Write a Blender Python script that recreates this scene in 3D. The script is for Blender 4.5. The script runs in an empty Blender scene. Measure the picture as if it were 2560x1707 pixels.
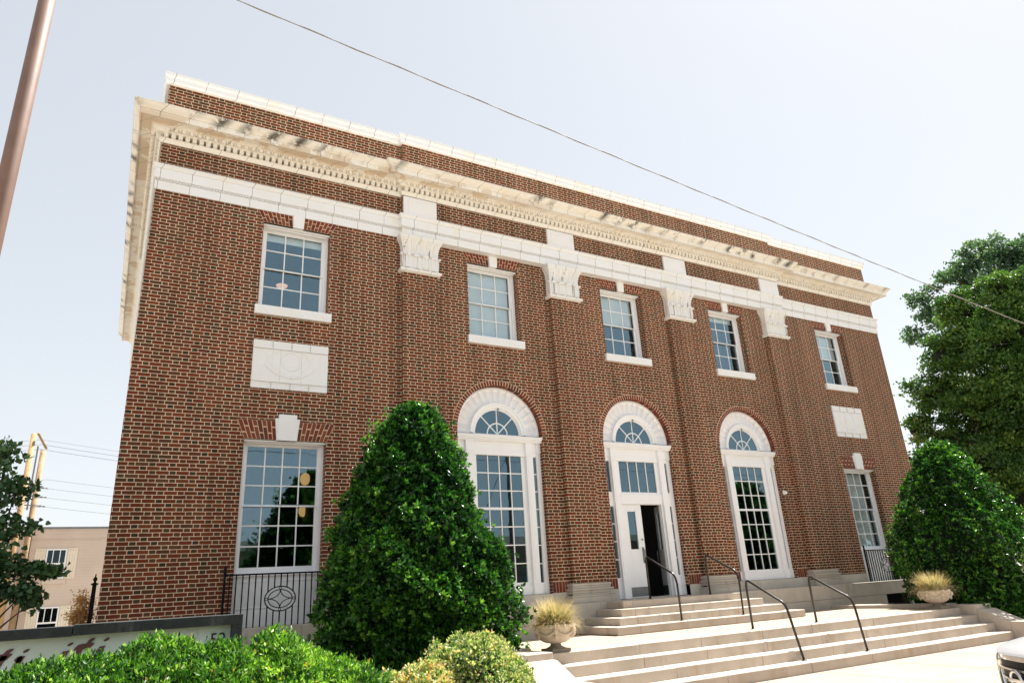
import bpy, bmesh, math, random
import numpy as np
from mathutils import Vector, Matrix

sc = bpy.context.scene
R = math.radians
# ------------------------------------------------------------------ camera
cam = bpy.data.cameras.new("camera")
cam.sensor_width = 36.0
cam.lens = 24.197
cam.clip_end = 2000
cam_o = bpy.data.objects.new("camera", cam)
sc.collection.objects.link(cam_o)
_c = (0.036935, -13.042068, 0.06398)
_f = Vector((0.4753186, 0.8115093, 0.3398896)); _r = Vector((0.8716466, -0.4868634, -0.0565351)); _u = Vector((-0.1196011, -0.3231358, 0.9387645))
cam_o.matrix_world = Matrix(((_r.x, _u.x, -_f.x, _c[0]), (_r.y, _u.y, -_f.y, _c[1]), (_r.z, _u.z, -_f.z, _c[2]), (0, 0, 0, 1)))
sc.camera = cam_o
# ------------------------------------------------------------------ sky and sun
SUN = Vector((0.56, 0.036, 1.0)).normalized()
EL = math.asin(SUN.z)
AZ = math.atan2(SUN.x, SUN.y)          # clockwise from +Y
w = bpy.data.worlds.new("World"); sc.world = w; w.use_nodes = True
wn = w.node_tree; wn.nodes.clear()
sky = wn.nodes.new('ShaderNodeTexSky'); sky.sky_type = 'NISHITA'; sky.sun_disc = False
sky.sun_elevation = EL; sky.sun_rotation = AZ
sky.air_density = 1.0; sky.dust_density = 1.0; sky.ozone_density = 1.0; sky.altitude = 100
hs = wn.nodes.new('ShaderNodeHueSaturation'); hs.inputs['Saturation'].default_value = 0.55
bg = wn.nodes.new('ShaderNodeBackground'); bg.inputs['Strength'].default_value = 0.125
wo = wn.nodes.new('ShaderNodeOutputWorld')
gm = wn.nodes.new('ShaderNodeGamma'); gm.inputs['Gamma'].default_value = 0.36      # gamma flattens the sky's brightness range in place of thin haze
wn.links.new(sky.outputs[0], gm.inputs['Color']); wn.links.new(gm.outputs[0], hs.inputs['Color']); wn.links.new(hs.outputs[0], bg.inputs['Color'])
hs.inputs['Value'].default_value = 1.6; wn.links.new(bg.outputs[0], wo.inputs['Surface'])
sun = bpy.data.lights.new("sun", 'SUN'); sun.energy = 5.0; sun.angle = R(0.53); sun.color = (1.0, 0.97, 0.92)
sun_o = bpy.data.objects.new("sun", sun); sc.collection.objects.link(sun_o)
sun_o.rotation_euler = (-SUN).to_track_quat('-Z', 'Y').to_euler()
sun_o.location = (20, -10, 40)
sc.view_settings.view_transform = 'Standard'; sc.view_settings.look = 'None'
sc.view_settings.exposure = 1.42; sc.view_settings.gamma = 1.0; sc.view_settings.use_curve_mapping = False
sc.render.engine = 'CYCLES'
sc.cycles.use_denoising = True
sc.cycles.max_bounces = 8; sc.cycles.diffuse_bounces = 4; sc.cycles.glossy_bounces = 4
sc.cycles.transparent_max_bounces = 12; sc.cycles.transmission_bounces = 4
sc.cycles.sample_clamp_indirect = 8
sc.cycles.caustics_reflective = False; sc.cycles.caustics_refractive = False

GZ = -1.455                               # height of the sidewalk
# ------------------------------------------------------------------ node helpers
class NT:
    def __init__(s, name):
        s.m = bpy.data.materials.new(name); s.m.use_nodes = True
        s.t = s.m.node_tree; s.t.nodes.clear()
        s.out = s.n('ShaderNodeOutputMaterial')
    def n(s, k, **kw):
        x = s.t.nodes.new(k)
        for a, b in kw.items(): setattr(x, a, b)
        return x
    def set(s, sock, v):
        if v is None: return
        if hasattr(v, 'is_output'): s.t.links.new(v, sock)
        else: sock.default_value = v
    def math(s, op, a, b=None, c=None):
        x = s.n('ShaderNodeMath', operation=op)
        s.set(x.inputs[0], a); s.set(x.inputs[1], b)
        if c is not None: s.set(x.inputs[2], c)
        return x.outputs[0]
    def xyz(s):
        tc = s.n('ShaderNodeTexCoord'); sp = s.n('ShaderNodeSeparateXYZ')
        s.t.links.new(tc.outputs['Object'], sp.inputs[0])
        return tc.outputs['Object'], sp.outputs[0], sp.outputs[1], sp.outputs[2]
    def noise(s, vec, scale, detail=3, rough=.55, dim='3D'):
        x = s.n('ShaderNodeTexNoise', noise_dimensions=dim)
        s.set(x.inputs['Vector'], vec); x.inputs['Scale'].default_value = scale
        x.inputs['Detail'].default_value = detail; x.inputs['Roughness'].default_value = rough
        return x.outputs['Fac']
    def ramp(s, fac, stops, interp='LINEAR'):
        x = s.n('ShaderNodeValToRGB'); s.set(x.inputs[0], fac); cr = x.color_ramp; cr.interpolation = interp
        while len(cr.elements) < len(stops): cr.elements.new(0.5)
        for e, (p, c) in zip(cr.elements, stops):
            e.position = p; e.color = (*c, 1) if len(c) == 3 else c
        return x.outputs[0]
    def maprange(s, v, a, b, c=0., d=1., interp='LINEAR'):
        x = s.n('ShaderNodeMapRange', interpolation_type=interp)
        s.set(x.inputs[0], v); x.inputs[1].default_value = a; x.inputs[2].default_value = b
        x.inputs[3].default_value = c; x.inputs[4].default_value = d
        return x.outputs[0]
    def mix(s, fac, a, b, blend='MIX'):
        x = s.n('ShaderNodeMix', data_type='RGBA', blend_type=blend)
        s.set(x.inputs[0], fac)
        for k, v in ((6, a), (7, b)):
            if isinstance(v, tuple): v = (*v, 1) if len(v) == 3 else v
            s.set(x.inputs[k], v)
        return x.outputs[2]
    def bump(s, h, strength=.3, dist=.01):
        x = s.n('ShaderNodeBump'); x.inputs['Strength'].default_value = strength; x.inputs['Distance'].default_value = dist
        s.set(x.inputs['Height'], h); return x.outputs[0]
    def bsdf(s, color, rough=.6, normal=None, spec=.5, metal=0., coat=0.):
        x = s.n('ShaderNodeBsdfPrincipled')
        if isinstance(color, tuple): color = (*color, 1)
        s.set(x.inputs['Base Color'], color); s.set(x.inputs['Roughness'], rough)
        s.set(x.inputs['Specular IOR Level'], spec); x.inputs['Metallic'].default_value = metal
        x.inputs['Coat Weight'].default_value = coat
        s.set(x.inputs['Normal'], normal)
        s.t.links.new(x.outputs[0], s.out.inputs[0]); return x

def mottled(name, c1, c2, scale=6., rough=.7, bump=.15, spec=.4, fine=90., metal=0.):
    t = NT(name); o, x, y, z = t.xyz()
    a = t.noise(o, scale, 5, .6); b = t.noise(o, fine, 3, .6)
    f = t.math('ADD', t.math('MULTIPLY', a, .7), t.math('MULTIPLY', b, .3))
    col = t.ramp(f, [(.33, c1), (.67, c2)])
    t.bsdf(col, rough, t.bump(b, bump, .004), spec, metal)
    return t.m

CH, PER, STR = 0.0677, 0.311, 0.206
def brick_wall_mat():
    t = NT("flemish_bond_brick"); o, x, y, z = t.xyz()
    d1 = t.math('MULTIPLY', t.math('SUBTRACT', t.noise(o, 22, 2), .5), .012)
    mp = t.n('ShaderNodeMapping'); mp.inputs['Location'].default_value = (7.3, 2.1, 5.5); t.t.links.new(o, mp.inputs[0])
    d2 = t.math('MULTIPLY', t.math('SUBTRACT', t.noise(mp.outputs[0], 18, 2), .5), .010)
    tt = t.math('ADD', t.math('ADD', x, y), d1)
    zz = t.math('ADD', t.math('ADD', z, 20.0), d2)
    zr = t.math('DIVIDE', zz, CH); row = t.math('FLOOR', zr); fz = t.math('MULTIPLY', t.math('FRACT', zr), CH)
    par = t.math('FLOORED_MODULO', row, 2.0)
    t2 = t.math('ADD', tt, t.math('MULTIPLY', par, PER / 2 + .0))
    t2 = t.math('ADD', t2, 30 * PER + .045)
    jit = t.n('ShaderNodeTexWhiteNoise', noise_dimensions='1D'); t.set(jit.inputs['W'], row)
    t2 = t.math('ADD', t2, t.math('MULTIPLY', t.math('SUBTRACT', jit.outputs['Value'], .5), .03))
    c = t.math('FLOOR', t.math('DIVIDE', t2, PER)); u = t.math('SUBTRACT', t2, t.math('MULTIPLY', c, PER))
    hd = t.math('GREATER_THAN', u, STR)
    loc = t.math('SUBTRACT', u, t.math('MULTIPLY', hd, STR))
    ln = t.math('ADD', STR, t.math('MULTIPLY', hd, (PER - STR) - STR))
    dx = t.math('MINIMUM', loc, t.math('SUBTRACT', ln, loc)); dz = t.math('MINIMUM', fz, t.math('SUBTRACT', CH, fz))
    # rounded brick corners
    k = .016
    qx = t.math('MAXIMUM', t.math('SUBTRACT', k, dx), 0.); qz = t.math('MAXIMUM', t.math('SUBTRACT', k, dz), 0.)
    dd = t.math('SUBTRACT', k, t.math('SQRT', t.math('ADD', t.math('MULTIPLY', qx, qx), t.math('MULTIPLY', qz, qz))))
    m = t.maprange(dd, .0042, .0068)
    cv = t.n('ShaderNodeCombineXYZ'); t.set(cv.inputs[0], t.math('ADD', t.math('MULTIPLY', c, 2.), hd)); t.set(cv.inputs[1], row)
    wn_ = t.n('ShaderNodeTexWhiteNoise', noise_dimensions='2D'); t.t.links.new(cv.outputs[0], wn_.inputs['Vector'])
    r1 = wn_.outputs['Value']
    s_col = t.ramp(r1, [(0, (.095, .050, .028)), (.16, (.125, .042, .022)), (.45, (.155, .041, .020)), (.8, (.182, .046, .021)), (.93, (.21, .060, .026)), (1, (.135, .070, .036))])
    h_col = t.ramp(r1, [(0, (.038, .033, .022)), (.18, (.068, .052, .030)), (.4, (.100, .062, .034)), (.65, (.118, .054, .029)), (.85, (.142, .047, .024)), (1, (.15, .080, .042))])
    bc = t.mix(hd, s_col, h_col)
    big = t.noise(o, .45, 4, .6)
    bc = t.mix(1., bc, t.ramp(big, [(.3, (.82, .80, .80)), (.7, (1.14, 1.10, 1.06))]), 'MULTIPLY')
    mps = t.n('ShaderNodeMapping'); mps.inputs['Scale'].default_value = (2.6, 2.6, .16); t.t.links.new(o, mps.inputs[0])
    strk = t.ramp(t.noise(mps.outputs[0], 1., 5, .65), [(.36, (.74, .72, .70)), (.56, (1., 1., 1.))])
    fn = t.noise(o, 130, 3, .7)
    bc = t.mix(1., bc, t.ramp(fn, [(.25, (.72, .72, .72)), (.75, (1.25, 1.25, 1.25))]), 'MULTIPLY')
    # pale bloom on the frieze and lime runs
    z = t.math('ADD', z, GZ)
    bx = t.math('MULTIPLY', t.maprange(t.math('ABSOLUTE', t.math('SUBTRACT', x, 1.6)), 1.5, .2), t.maprange(t.math('ABSOLUTE', t.math('SUBTRACT', z, 8.0)), .75, .15))
    bl = t.math('MULTIPLY', bx, t.maprange(t.noise(o, 3.2, 4), .45, .75))
    bc = t.mix(t.math('MULTIPLY', bl, .45), bc, (.30, .27, .25))
    st = t.math('MULTIPLY', t.maprange(t.noise(o, 1.1, 4), .56, .74), .35)
    mort = t.ramp(t.noise(o, 9, 4, .65), [(.3, (.66, .50, .34)), (.7, (.88, .70, .50))])
    mort = t.mix(st, mort, (.36, .21, .10))
    col = t.mix(1., t.mix(m, mort, bc), strk, 'MULTIPLY')
    col = t.mix(1., col, (.90, .87, .85), 'MULTIPLY')
    h = t.math('ADD', m, t.math('MULTIPLY', fn, .35))
    t.bsdf(col, t.math('SUBTRACT', .9, t.math('MULTIPLY', m, .2)), t.bump(h, .5, .006), .12)
    return t.m

def brick_unit_mat():
    t = NT("gauged_brick"); o, x, y, z = t.xyz()
    at = t.n('ShaderNodeAttribute', attribute_name='tone')
    c = t.ramp(at.outputs['Fac'], [(0, (.08, .030, .020)), (.3, (.14, .030, .017)), (.7, (.18, .038, .020)), (1, (.20, .065, .030))])
    fn = t.noise(o, 130, 3, .7)
    c = t.mix(1., c, t.ramp(fn, [(.25, (.75, .75, .75)), (.75, (1.2, 1.2, 1.2))]), 'MULTIPLY')
    t.bsdf(c, .75, t.bump(fn, .3, .003), .3)
    return t.m

def terracotta_mat(name, joint=.56, stain=0., off=0., base=(.80, .81, .815)):
    """glazed cream terracotta in blocks with fine dark joints"""
    t = NT(name); o, x, y, z = t.xyz()
    z = t.math('ADD', z, GZ)
    tt = t.math('ADD', t.math('ADD', x, y), 20 * joint + off)
    a = t.noise(o, 2.2, 4, .6)
    warm = (base[0] * .99, base[1] * .93, base[2] * .80)
    c = t.ramp(a, [(.36, base), (.62, (base[0] * .99, base[1] * .97, base[2] * .93)), (.74, warm)])
    fr = t.math('FRACT', t.math('DIVIDE', tt, joint))
    dj = t.math('MULTIPLY', t.math('MINIMUM', fr, t.math('SUBTRACT', 1., fr)), joint)
    jl = t.maprange(dj, .0035, .0065, 1., 0.)
    jn = t.maprange(t.noise(o, 5., 3), .35, .6, .5, 1.)
    if stain > 0:
        ns = t.noise(o, 1.5, 5, .62)
        oc = t.math('MULTIPLY', t.maprange(ns, .515, .54), t.maprange(x, 12, 5., .25, 1.))
        oc = t.math('MULTIPLY', oc, t.math('MULTIPLY', t.maprange(z, 8.955, 8.985), t.maprange(z, 9.16, 9.05)))
        c = t.mix(t.math('MULTIPLY', oc, .5 * stain), c, (.52, .33, .14))
        mp = t.n('ShaderNodeMapping'); mp.inputs['Location'].default_value = (3.1, 9.7, 1.3); t.t.links.new(o, mp.inputs[0])
        nb = t.noise(mp.outputs[0], 4.3, 5, .7)
        near = t.maprange(dj, .21, .02)
        blk = t.math('MULTIPLY', t.maprange(nb, .44, .52), t.math('MULTIPLY', near, t.maprange(t.noise(mp.outputs[0], .8, 2), .44, .56)))
        blk = t.math('MULTIPLY', blk, t.math('MULTIPLY', t.maprange(z, 9.0, 9.12), t.maprange(z, 9.32, 9.2)))
        c = t.mix(t.math('MULTIPLY', blk, .97 * stain), c, (.035, .032, .022))
        c = t.mix(t.math('MULTIPLY', t.maprange(t.noise(o, 7., 5, .7), .58, .75), .22 * stain), c, (.40, .33, .22))
    if joint < 50:
        c = t.mix(t.math('MULTIPLY', jl, jn), c, (.20, .165, .12))
    t.bsdf(c, t.ramp(a, [(.3, (.42,) * 3), (.7, (.6,) * 3)]), t.bump(t.math('SUBTRACT', t.noise(o, 26, 3), jl), .25, .004), .5)
    return t.m

def stone_mat(name, c1, c2, stain=(.33, .27, .2), amt=.5, scale=1.6):
    t = NT(name); o, x, y, z = t.xyz()
    a = t.noise(o, scale, 6, .65); b = t.noise(o, 55, 4, .7)
    f = t.math('ADD', t.math('MULTIPLY', a, .75), t.math('MULTIPLY', b, .25))
    c = t.ramp(f, [(.34, c1), (.66, c2)])
    mp = t.n('ShaderNodeMapping'); mp.inputs['Scale'].default_value = (2.2, 2.2, .6); mp.inputs['Location'].default_value = (4, 2, 9); t.t.links.new(o, mp.inputs[0])
    s1 = t.maprange(t.noise(mp.outputs[0], 1.7, 6, .7), .54, .72)
    c = t.mix(t.math('MULTIPLY', s1, amt), c, stain)
    s2 = t.maprange(t.noise(o, 240, 2, .6), .62, .75)
    c = t.mix(t.math('MULTIPLY', s2, .3), c, tuple(v * .55 for v in c1))
    t.bsdf(c, .85, t.bump(t.math('ADD', b, t.math('MULTIPLY', a, .4)), .35, .006), .3)
    return t.m

def leaf_mat(name, ramp, trans=.35, rough=.38, spec=.5, tcol=None):
    t = NT(name)
    at = t.n('ShaderNodeAttribute', attribute_name='tone')
    c = t.ramp(at.outputs['Fac'], ramp)
    p = t.n('ShaderNodeBsdfPrincipled'); t.set(p.inputs['Base Color'], c); p.inputs['Roughness'].default_value = rough
    p.inputs['Specular IOR Level'].default_value = spec
    tr = t.n('ShaderNodeBsdfTranslucent')
    t.set(tr.inputs['Color'], t.mix(1., c, tcol or (1.25, 1.35, .6), 'MULTIPLY'))
    mx = t.n('ShaderNodeMixShader'); mx.inputs[0].default_value = trans
    t.t.links.new(p.outputs[0], mx.inputs[1]); t.t.links.new(tr.outputs[0], mx.inputs[2]); t.t.links.new(mx.outputs[0], t.out.inputs[0])
    return t.m

def glass_mat(name, tint=(.93, .96, .96), refl=.135):
    t = NT(name); o, x, y, z = t.xyz()
    tr = t.n('ShaderNodeBsdfTransparent'); tr.inputs[0].default_value = (*tint, 1)
    gl = t.n('ShaderNodeBsdfGlossy'); gl.inputs['Roughness'].default_value = .012; gl.inputs['Color'].default_value = (.60, .86, 1., 1)
    bp = t.bump(t.noise(o, 1.6, 2), .05, .02); t.t.links.new(bp, gl.inputs['Normal'])
    ge = t.n('ShaderNodeNewGeometry'); dp = t.n('ShaderNodeVectorMath', operation='DOT_PRODUCT')
    t.t.links.new(ge.outputs['Normal'], dp.inputs[0]); t.t.links.new(ge.outputs['Incoming'], dp.inputs[1])
    f = t.math('ADD', t.math('MULTIPLY', t.math('POWER', t.math('SUBTRACT', 1., t.math('ABSOLUTE', dp.outputs['Value'])), 4.), .8), refl)
    mx = t.n('ShaderNodeMixShader'); t.t.links.new(f, mx.inputs[0])
    t.t.links.new(tr.outputs[0], mx.inputs[1]); t.t.links.new(gl.outputs[0], mx.inputs[2]); t.t.links.new(mx.outputs[0], t.out.inputs[0])
    return t.m

def paint(name, c, rough=.45, spec=.5, var=.06):
    t = NT(name); o, x, y, z = t.xyz()
    a = t.noise(o, 3., 4)
    col = t.ramp(a, [(.3, tuple(v * (1 - var) for v in c)), (.7, tuple(min(1, v * (1 + var)) for v in c))])
    t.bsdf(col, rough, t.bump(t.noise(o, 60, 2), .06, .002), spec)
    return t.m

def emit_mat(name, c, s, base=(.8, .6, .4)):
    t = NT(name)
    p = t.bsdf(base, .3); p.inputs['Emission Color'].default_value = (*c, 1); p.inputs['Emission Strength'].default_value = s
    return t.m

M = {}
M['brick'] = brick_wall_mat(); M['unit'] = brick_unit_mat()
M['mortar'] = mottled("lime_mortar", (.62, .43, .28), (.78, .58, .40), 8)
M['tc'] = terracotta_mat("terracotta_band", .56)
M['tc_cornice'] = terracotta_mat("terracotta_cornice", .512, 1., base=(.82, .785, .71))
M['tc_coping'] = terracotta_mat("terracotta_coping", .60, .25)
M['tc_plain'] = terracotta_mat("terracotta_plain", 100., base=(.81, .815, .82))
M['tc_cap'] = terracotta_mat("terracotta_capital", .30, .0, base=(.80, .80, .79))
M['trim'] = paint("white_painted_wood", (.86, .865, .87), .42, var=.02)
M['stone'] = stone_mat("limestone", (.46, .42, .36), (.60, .555, .48), (.30, .255, .19), .45)
M['stone_dark'] = stone_mat("weathered_limestone", (.40, .365, .31), (.52, .475, .405), (.20, .18, .15), .6)
M['step'] = stone_mat("step_stone", (.40, .345, .285), (.53, .46, .385), (.36, .25, .15), .6)
M['walk'] = stone_mat("concrete_paving", (.32, .25, .185), (.39, .31, .235), (.24, .185, .135), .35, 1.)
M['asphalt'] = mottled("asphalt", (.10, .10, .10), (.16, .155, .15), 3, .9)
M['road'] = stone_mat("concrete_road", (.40, .365, .32), (.50, .455, .40), (.3, .27, .24), .4, .6)
M['glass'] = glass_mat("window_glass"); M['glass_deep'] = glass_mat("arched_window_glass", (.6, .68, .70), .145)
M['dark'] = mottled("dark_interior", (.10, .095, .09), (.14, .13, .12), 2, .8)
M['room'] = mottled("interior_plaster", (.30, .28, .25), (.36, .34, .31), 2, .8)
M['iron'] = mottled("black_iron", (.006, .006, .007), (.010, .010, .012), 20, .6, .1, .12)
M['rail'] = mottled("painted_steel_pipe", (.014, .011, .010), (.028, .022, .019), 14, .30, .05, .4)
M['steel'] = mottled("brushed_steel", (.45, .45, .44), (.55, .55, .54), 30, .3, .05, .5, 60, .9)
M['kick'] = mottled("dull_kick_plate", (.16, .165, .17), (.22, .225, .23), 8, .4, .05, .5, 60, .7)
M['urn'] = stone_mat("cast_stone_urn", (.46, .39, .31), (.62, .54, .44), (.24, .20, .15), .55, 3.)
M['urn_foot'] = stone_mat("lichen_cast_stone", (.20, .175, .14), (.32, .28, .225), (.12, .11, .09), .6, 3.)
M['blind'] = paint("white_blind", (.86, .87, .86), .6)
M['soil'] = mottled("mulch_soil", (.045, .033, .024), (.09, .068, .05), 14, .95, .6)
M['bark'] = mottled("grey_bark", (.06, .048, .038), (.13, .105, .085), 9, .9, .6, .2, 40)
M['inner'] = mottled('shade_core_dark', (.006, .012, .005), (.014, .022, .009), 20, .9)  # near-black colour stands in for shade inside bushes and crowns
M['holly'] = leaf_mat("holly_leaf", [(0, (.008, .034, .009)), (.4, (.024, .10, .016)), (.75, (.070, .22, .024)), (1, (.20, .40, .05))], .28, .26, .5)
M['hedge'] = leaf_mat("hedge_leaf", [(0, (.010, .045, .009)), (.35, (.045, .145, .016)), (.7, (.15, .33, .035)), (.93, (.34, .53, .09)), (.97, (.46, .28, .04)), (1, (.62, .62, .42))], .40, .40, .45)
M['abelia'] = leaf_mat("variegated_leaf", [(0, (.05, .12, .04)), (.22, (.15, .25, .06)), (.48, (.36, .43, .17)), (.76, (.64, .62, .37)), (.9, (.66, .36, .15)), (1, (.78, .66, .48))], .35, .5, .35)
M['oak'] = leaf_mat("oak_leaf", [(0, (.012, .045, .012)), (.35, (.042, .115, .022)), (.7, (.11, .21, .035)), (.95, (.30, .36, .07)), (1, (.46, .32, .08))], .26, .45, .4)
M['blue_tree'] = leaf_mat("bluish_leaf", [(0, (.030, .070, .040)), (.5, (.080, .155, .090)), (1, (.20, .28, .14))], .36, .5, .35)
M['redbud'] = leaf_mat("heart_leaf", [(0, (.022, .062, .028)), (.6, (.065, .155, .058)), (.93, (.16, .28, .08)), (.96, (.10, .07, .03)), (1, (.16, .08, .04))], .25, .4, .5)
M['far_tree'] = leaf_mat("roadside_tree_leaf", [(0, (.012, .035, .010)), (.6, (.03, .075, .02)), (1, (.08, .14, .035))], .3, .5, .4)
M['rusty'] = leaf_mat("rusty_leaf", [(0, (.30, .20, .07)), (.5, (.58, .34, .16)), (1, (.75, .52, .32))], .35, .6, .3)
M['straw'] = leaf_mat("dry_grass", [(0, (.12, .17, .045)), (.28, (.28, .28, .10)), (.5, (.50, .40, .20)), (.8, (.62, .50, .28)), (1, (.70, .62, .42))], .4, .6, .3, (1.1, 1.05, .8))
M['wood_pole'] = mottled("treated_pine_pole", (.33, .20, .095), (.50, .33, .17), 5, .85, .3, .2, 30)
M['wood_old'] = mottled("weathered_pine_pole", (.27, .18, .10), (.42, .29, .18), 5, .85, .3, .2, 30)
M['grey_metal'] = mottled("grey_metal", (.16, .17, .18), (.24, .25, .26), 8, .5)
M['rust_pole'] = mottled("brown_painted_steel", (.130, .074, .054), (.185, .108, .078), 5, .62, .12, .5, 160)
M['sign_stone'] = stone_mat("dark_aggregate_concrete", (.022, .027, .027), (.048, .055, .054), (.16, .17, .165), .6, 9.)
M['sign_panel'] = paint("pale_sign_panel", (.60, .67, .64), .35)
M['maroon'] = paint("maroon_lettering", (.125, .042, .048), .4)
M['black'] = paint("black_lettering", (.012, .012, .012), .4)
M['cable'] = mottled("weathered_cable", (.17, .155, .145), (.30, .275, .25), 30, .7)
M['lamp'] = emit_mat("amber_lamp_glass", (1.0, .58, .22), .22, (.80, .62, .38)); M['lamp_white'] = emit_mat("frosted_lamp_glass", (1., .55, .36), .34, (.7, .55, .45))

# ------------------------------------------------------------------ mesh builder
class MB:
    def __init__(s): s.v = []; s.f = []; s.tone = []; s.smooth = []
    def add(s, vs, fs, tone=.5, smooth=False):
        b = len(s.v); s.v += [tuple(p) for p in vs]
        for f in fs: s.f.append([b + i for i in f]); s.tone.append(tone); s.smooth.append(smooth)
        return s
    def box(s, x0, x1, y0, y1, z0, z1, tone=.5):
        vs = [(x0, y0, z0), (x1, y0, z0), (x1, y1, z0), (x0, y1, z0), (x0, y0, z1), (x1, y0, z1), (x1, y1, z1), (x0, y1, z1)]
        return s.add(vs, [(0, 3, 2, 1), (4, 5, 6, 7), (0, 1, 5, 4), (1, 2, 6, 5), (2, 3, 7, 6), (3, 0, 4, 7)], tone)
    def carbox(s, u0, u1, v0, v1, z0, z1): b = len(s.v); s.box(u0, u1, v0, v1, z0, z1); s.v[b:] = [cw(*p) for p in s.v[b:]]; return s
    def quad(s, a, b, c, d, tone=.5): return s.add([a, b, c, d], [(0, 1, 2, 3)], tone)
    def prism(s, pts, y0, y1, tone=.5):           # (x,z) outline pushed along y
        n = len(pts); vs = [(p[0], y0, p[1]) for p in pts] + [(p[0], y1, p[1]) for p in pts]
        fs = [tuple(range(n)), tuple(range(2 * n - 1, n - 1, -1))] + [(i, i + n, (i + 1) % n + n, (i + 1) % n) for i in range(n)]
        return s.add(vs, fs, tone)
    def prism_x(s, pts, x0, x1, tone=.5):         # (y,z) outline pushed along x
        n = len(pts); vs = [(x0, p[0], p[1]) for p in pts] + [(x1, p[0], p[1]) for p in pts]
        fs = [tuple(range(n)), tuple(range(2 * n - 1, n - 1, -1))] + [(i, i + n, (i + 1) % n + n, (i + 1) % n) for i in range(n)]
        return s.add(vs, fs, tone)
    def tube(s, pts, r, n=8, tone=.5, closed=False):
        P = [Vector(p) for p in pts]; k = len(P)
        rr = r if isinstance(r, (list, tuple)) else [r] * k
        vs = []; ref = None
        for i in range(k):
            if closed: d = P[(i + 1) % k] - P[i - 1]
            else: d = P[min(i + 1, k - 1)] - P[max(i - 1, 0)]
            d.normalize()
            if ref is None:
                ref = Vector((0, 0, 1)) if abs(d.z) < .9 else Vector((1, 0, 0))
            a = d.cross(ref).normalized(); b = a.cross(d).normalized(); ref = b
            for j in range(n):
                t = 2 * math.pi * j / n; vs.append(P[i] + (a * math.cos(t) + b * math.sin(t)) * rr[i])
        fs = []
        for i in range(k if closed else k - 1):
            i2 = (i + 1) % k
            for j in range(n): fs.append((i * n + j, i * n + (j + 1) % n, i2 * n + (j + 1) % n, i2 * n + j))
        if not closed: fs += [tuple(range(n - 1, -1, -1)), tuple(range((k - 1) * n, k * n))]
        return s.add(vs, fs, tone, True)
    def lathe(s, c, prof, n=24, tone=.5, square=False, wob=None):
        vs = []; fs = []; k = len(prof)
        for (r, z) in prof:
            for j in range(n):
                t = 2 * math.pi * (j + .5) / n
                q = r * (wob(t, z) if wob else 1)
                vs.append((c[0] + q * math.cos(t), c[1] + q * math.sin(t), c[2] + z))
        for i in range(k - 1):
            for j in range(n): fs.append((i * n + j, i * n + (j + 1) % n, (i + 1) * n + (j + 1) % n, (i + 1) * n + j))
        fs += [tuple(range(n - 1, -1, -1)), tuple(range((k - 1) * n, k * n))]
        return s.add(vs, fs, tone, not square)
    def ell(s, c, r, nu=10, nv=6, tone=.5):
        prof = [(max(.001, math.sin(math.pi * i / nv)), -math.cos(math.pi * i / nv)) for i in range(nv + 1)]
        vs = []; fs = []
        for (q, z) in prof:
            for j in range(nu):
                t = 2 * math.pi * j / nu; vs.append((c[0] + r[0] * q * math.cos(t), c[1] + r[1] * q * math.sin(t), c[2] + r[2] * z))
        for i in range(nv):
            for j in range(nu): fs.append((i * nu + j, i * nu + (j + 1) % nu, (i + 1) * nu + (j + 1) % nu, (i + 1) * nu + j))
        return s.add(vs, fs, tone, True)
    def build(s, name, mat, parent=None, bevel=0, seg=2, tones=False):
        o_ = worg(parent)
        me = bpy.data.meshes.new(name)
        me.from_pydata([(p[0] - o_[0], p[1] - o_[1], p[2] - o_[2]) for p in s.v], [], s.f)
        if len(s.f) < 60000:
            bm = bmesh.new(); bm.from_mesh(me); bmesh.ops.recalc_face_normals(bm, faces=bm.faces); bm.to_mesh(me); bm.free()
        if any(s.smooth): me.polygons.foreach_set('use_smooth', s.smooth)
        if tones:
            a = me.attributes.new('tone', 'FLOAT', 'FACE'); a.data.foreach_set('value', s.tone)
        return link(name, me, mat, parent, bevel, seg)

def worg(o):
    v = Vector((0, 0, 0))
    while o is not None: v += Vector(o.location); o = o.parent
    return v
def link(name, me, mat, parent=None, bevel=0, seg=2):
    o = bpy.data.objects.new(name, me); sc.collection.objects.link(o)
    if mat is not None: me.materials.append(mat)
    o.parent = parent
    if bevel:
        b = o.modifiers.new("bevel", 'BEVEL'); b.width = bevel; b.segments = seg; b.limit_method = 'ANGLE'; b.angle_limit = R(40)
    return o
def tag(o, label=None, cat=None, group=None, kind=None):
    for k, v in (('label', label), ('category', cat), ('group', group), ('kind', kind)):
        if v: o[k] = v
    return o
def thing(name, loc, label, cat, group=None):
    o = bpy.data.objects.new(name, None); o.empty_display_size = .2; sc.collection.objects.link(o)
    o.location = loc; return tag(o, label, cat, group)
def copy_tree(o, parent=None):
    c = o.copy(); sc.collection.objects.link(c); c.parent = parent
    for ch in list(o.children): copy_tree(ch, c)
    return c
def arc(cx, cz, r, a0, a1, n): return [(cx + r * math.cos(a0 + (a1 - a0) * i / n), cz + r * math.sin(a0 + (a1 - a0) * i / n)) for i in range(n + 1)]

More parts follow.
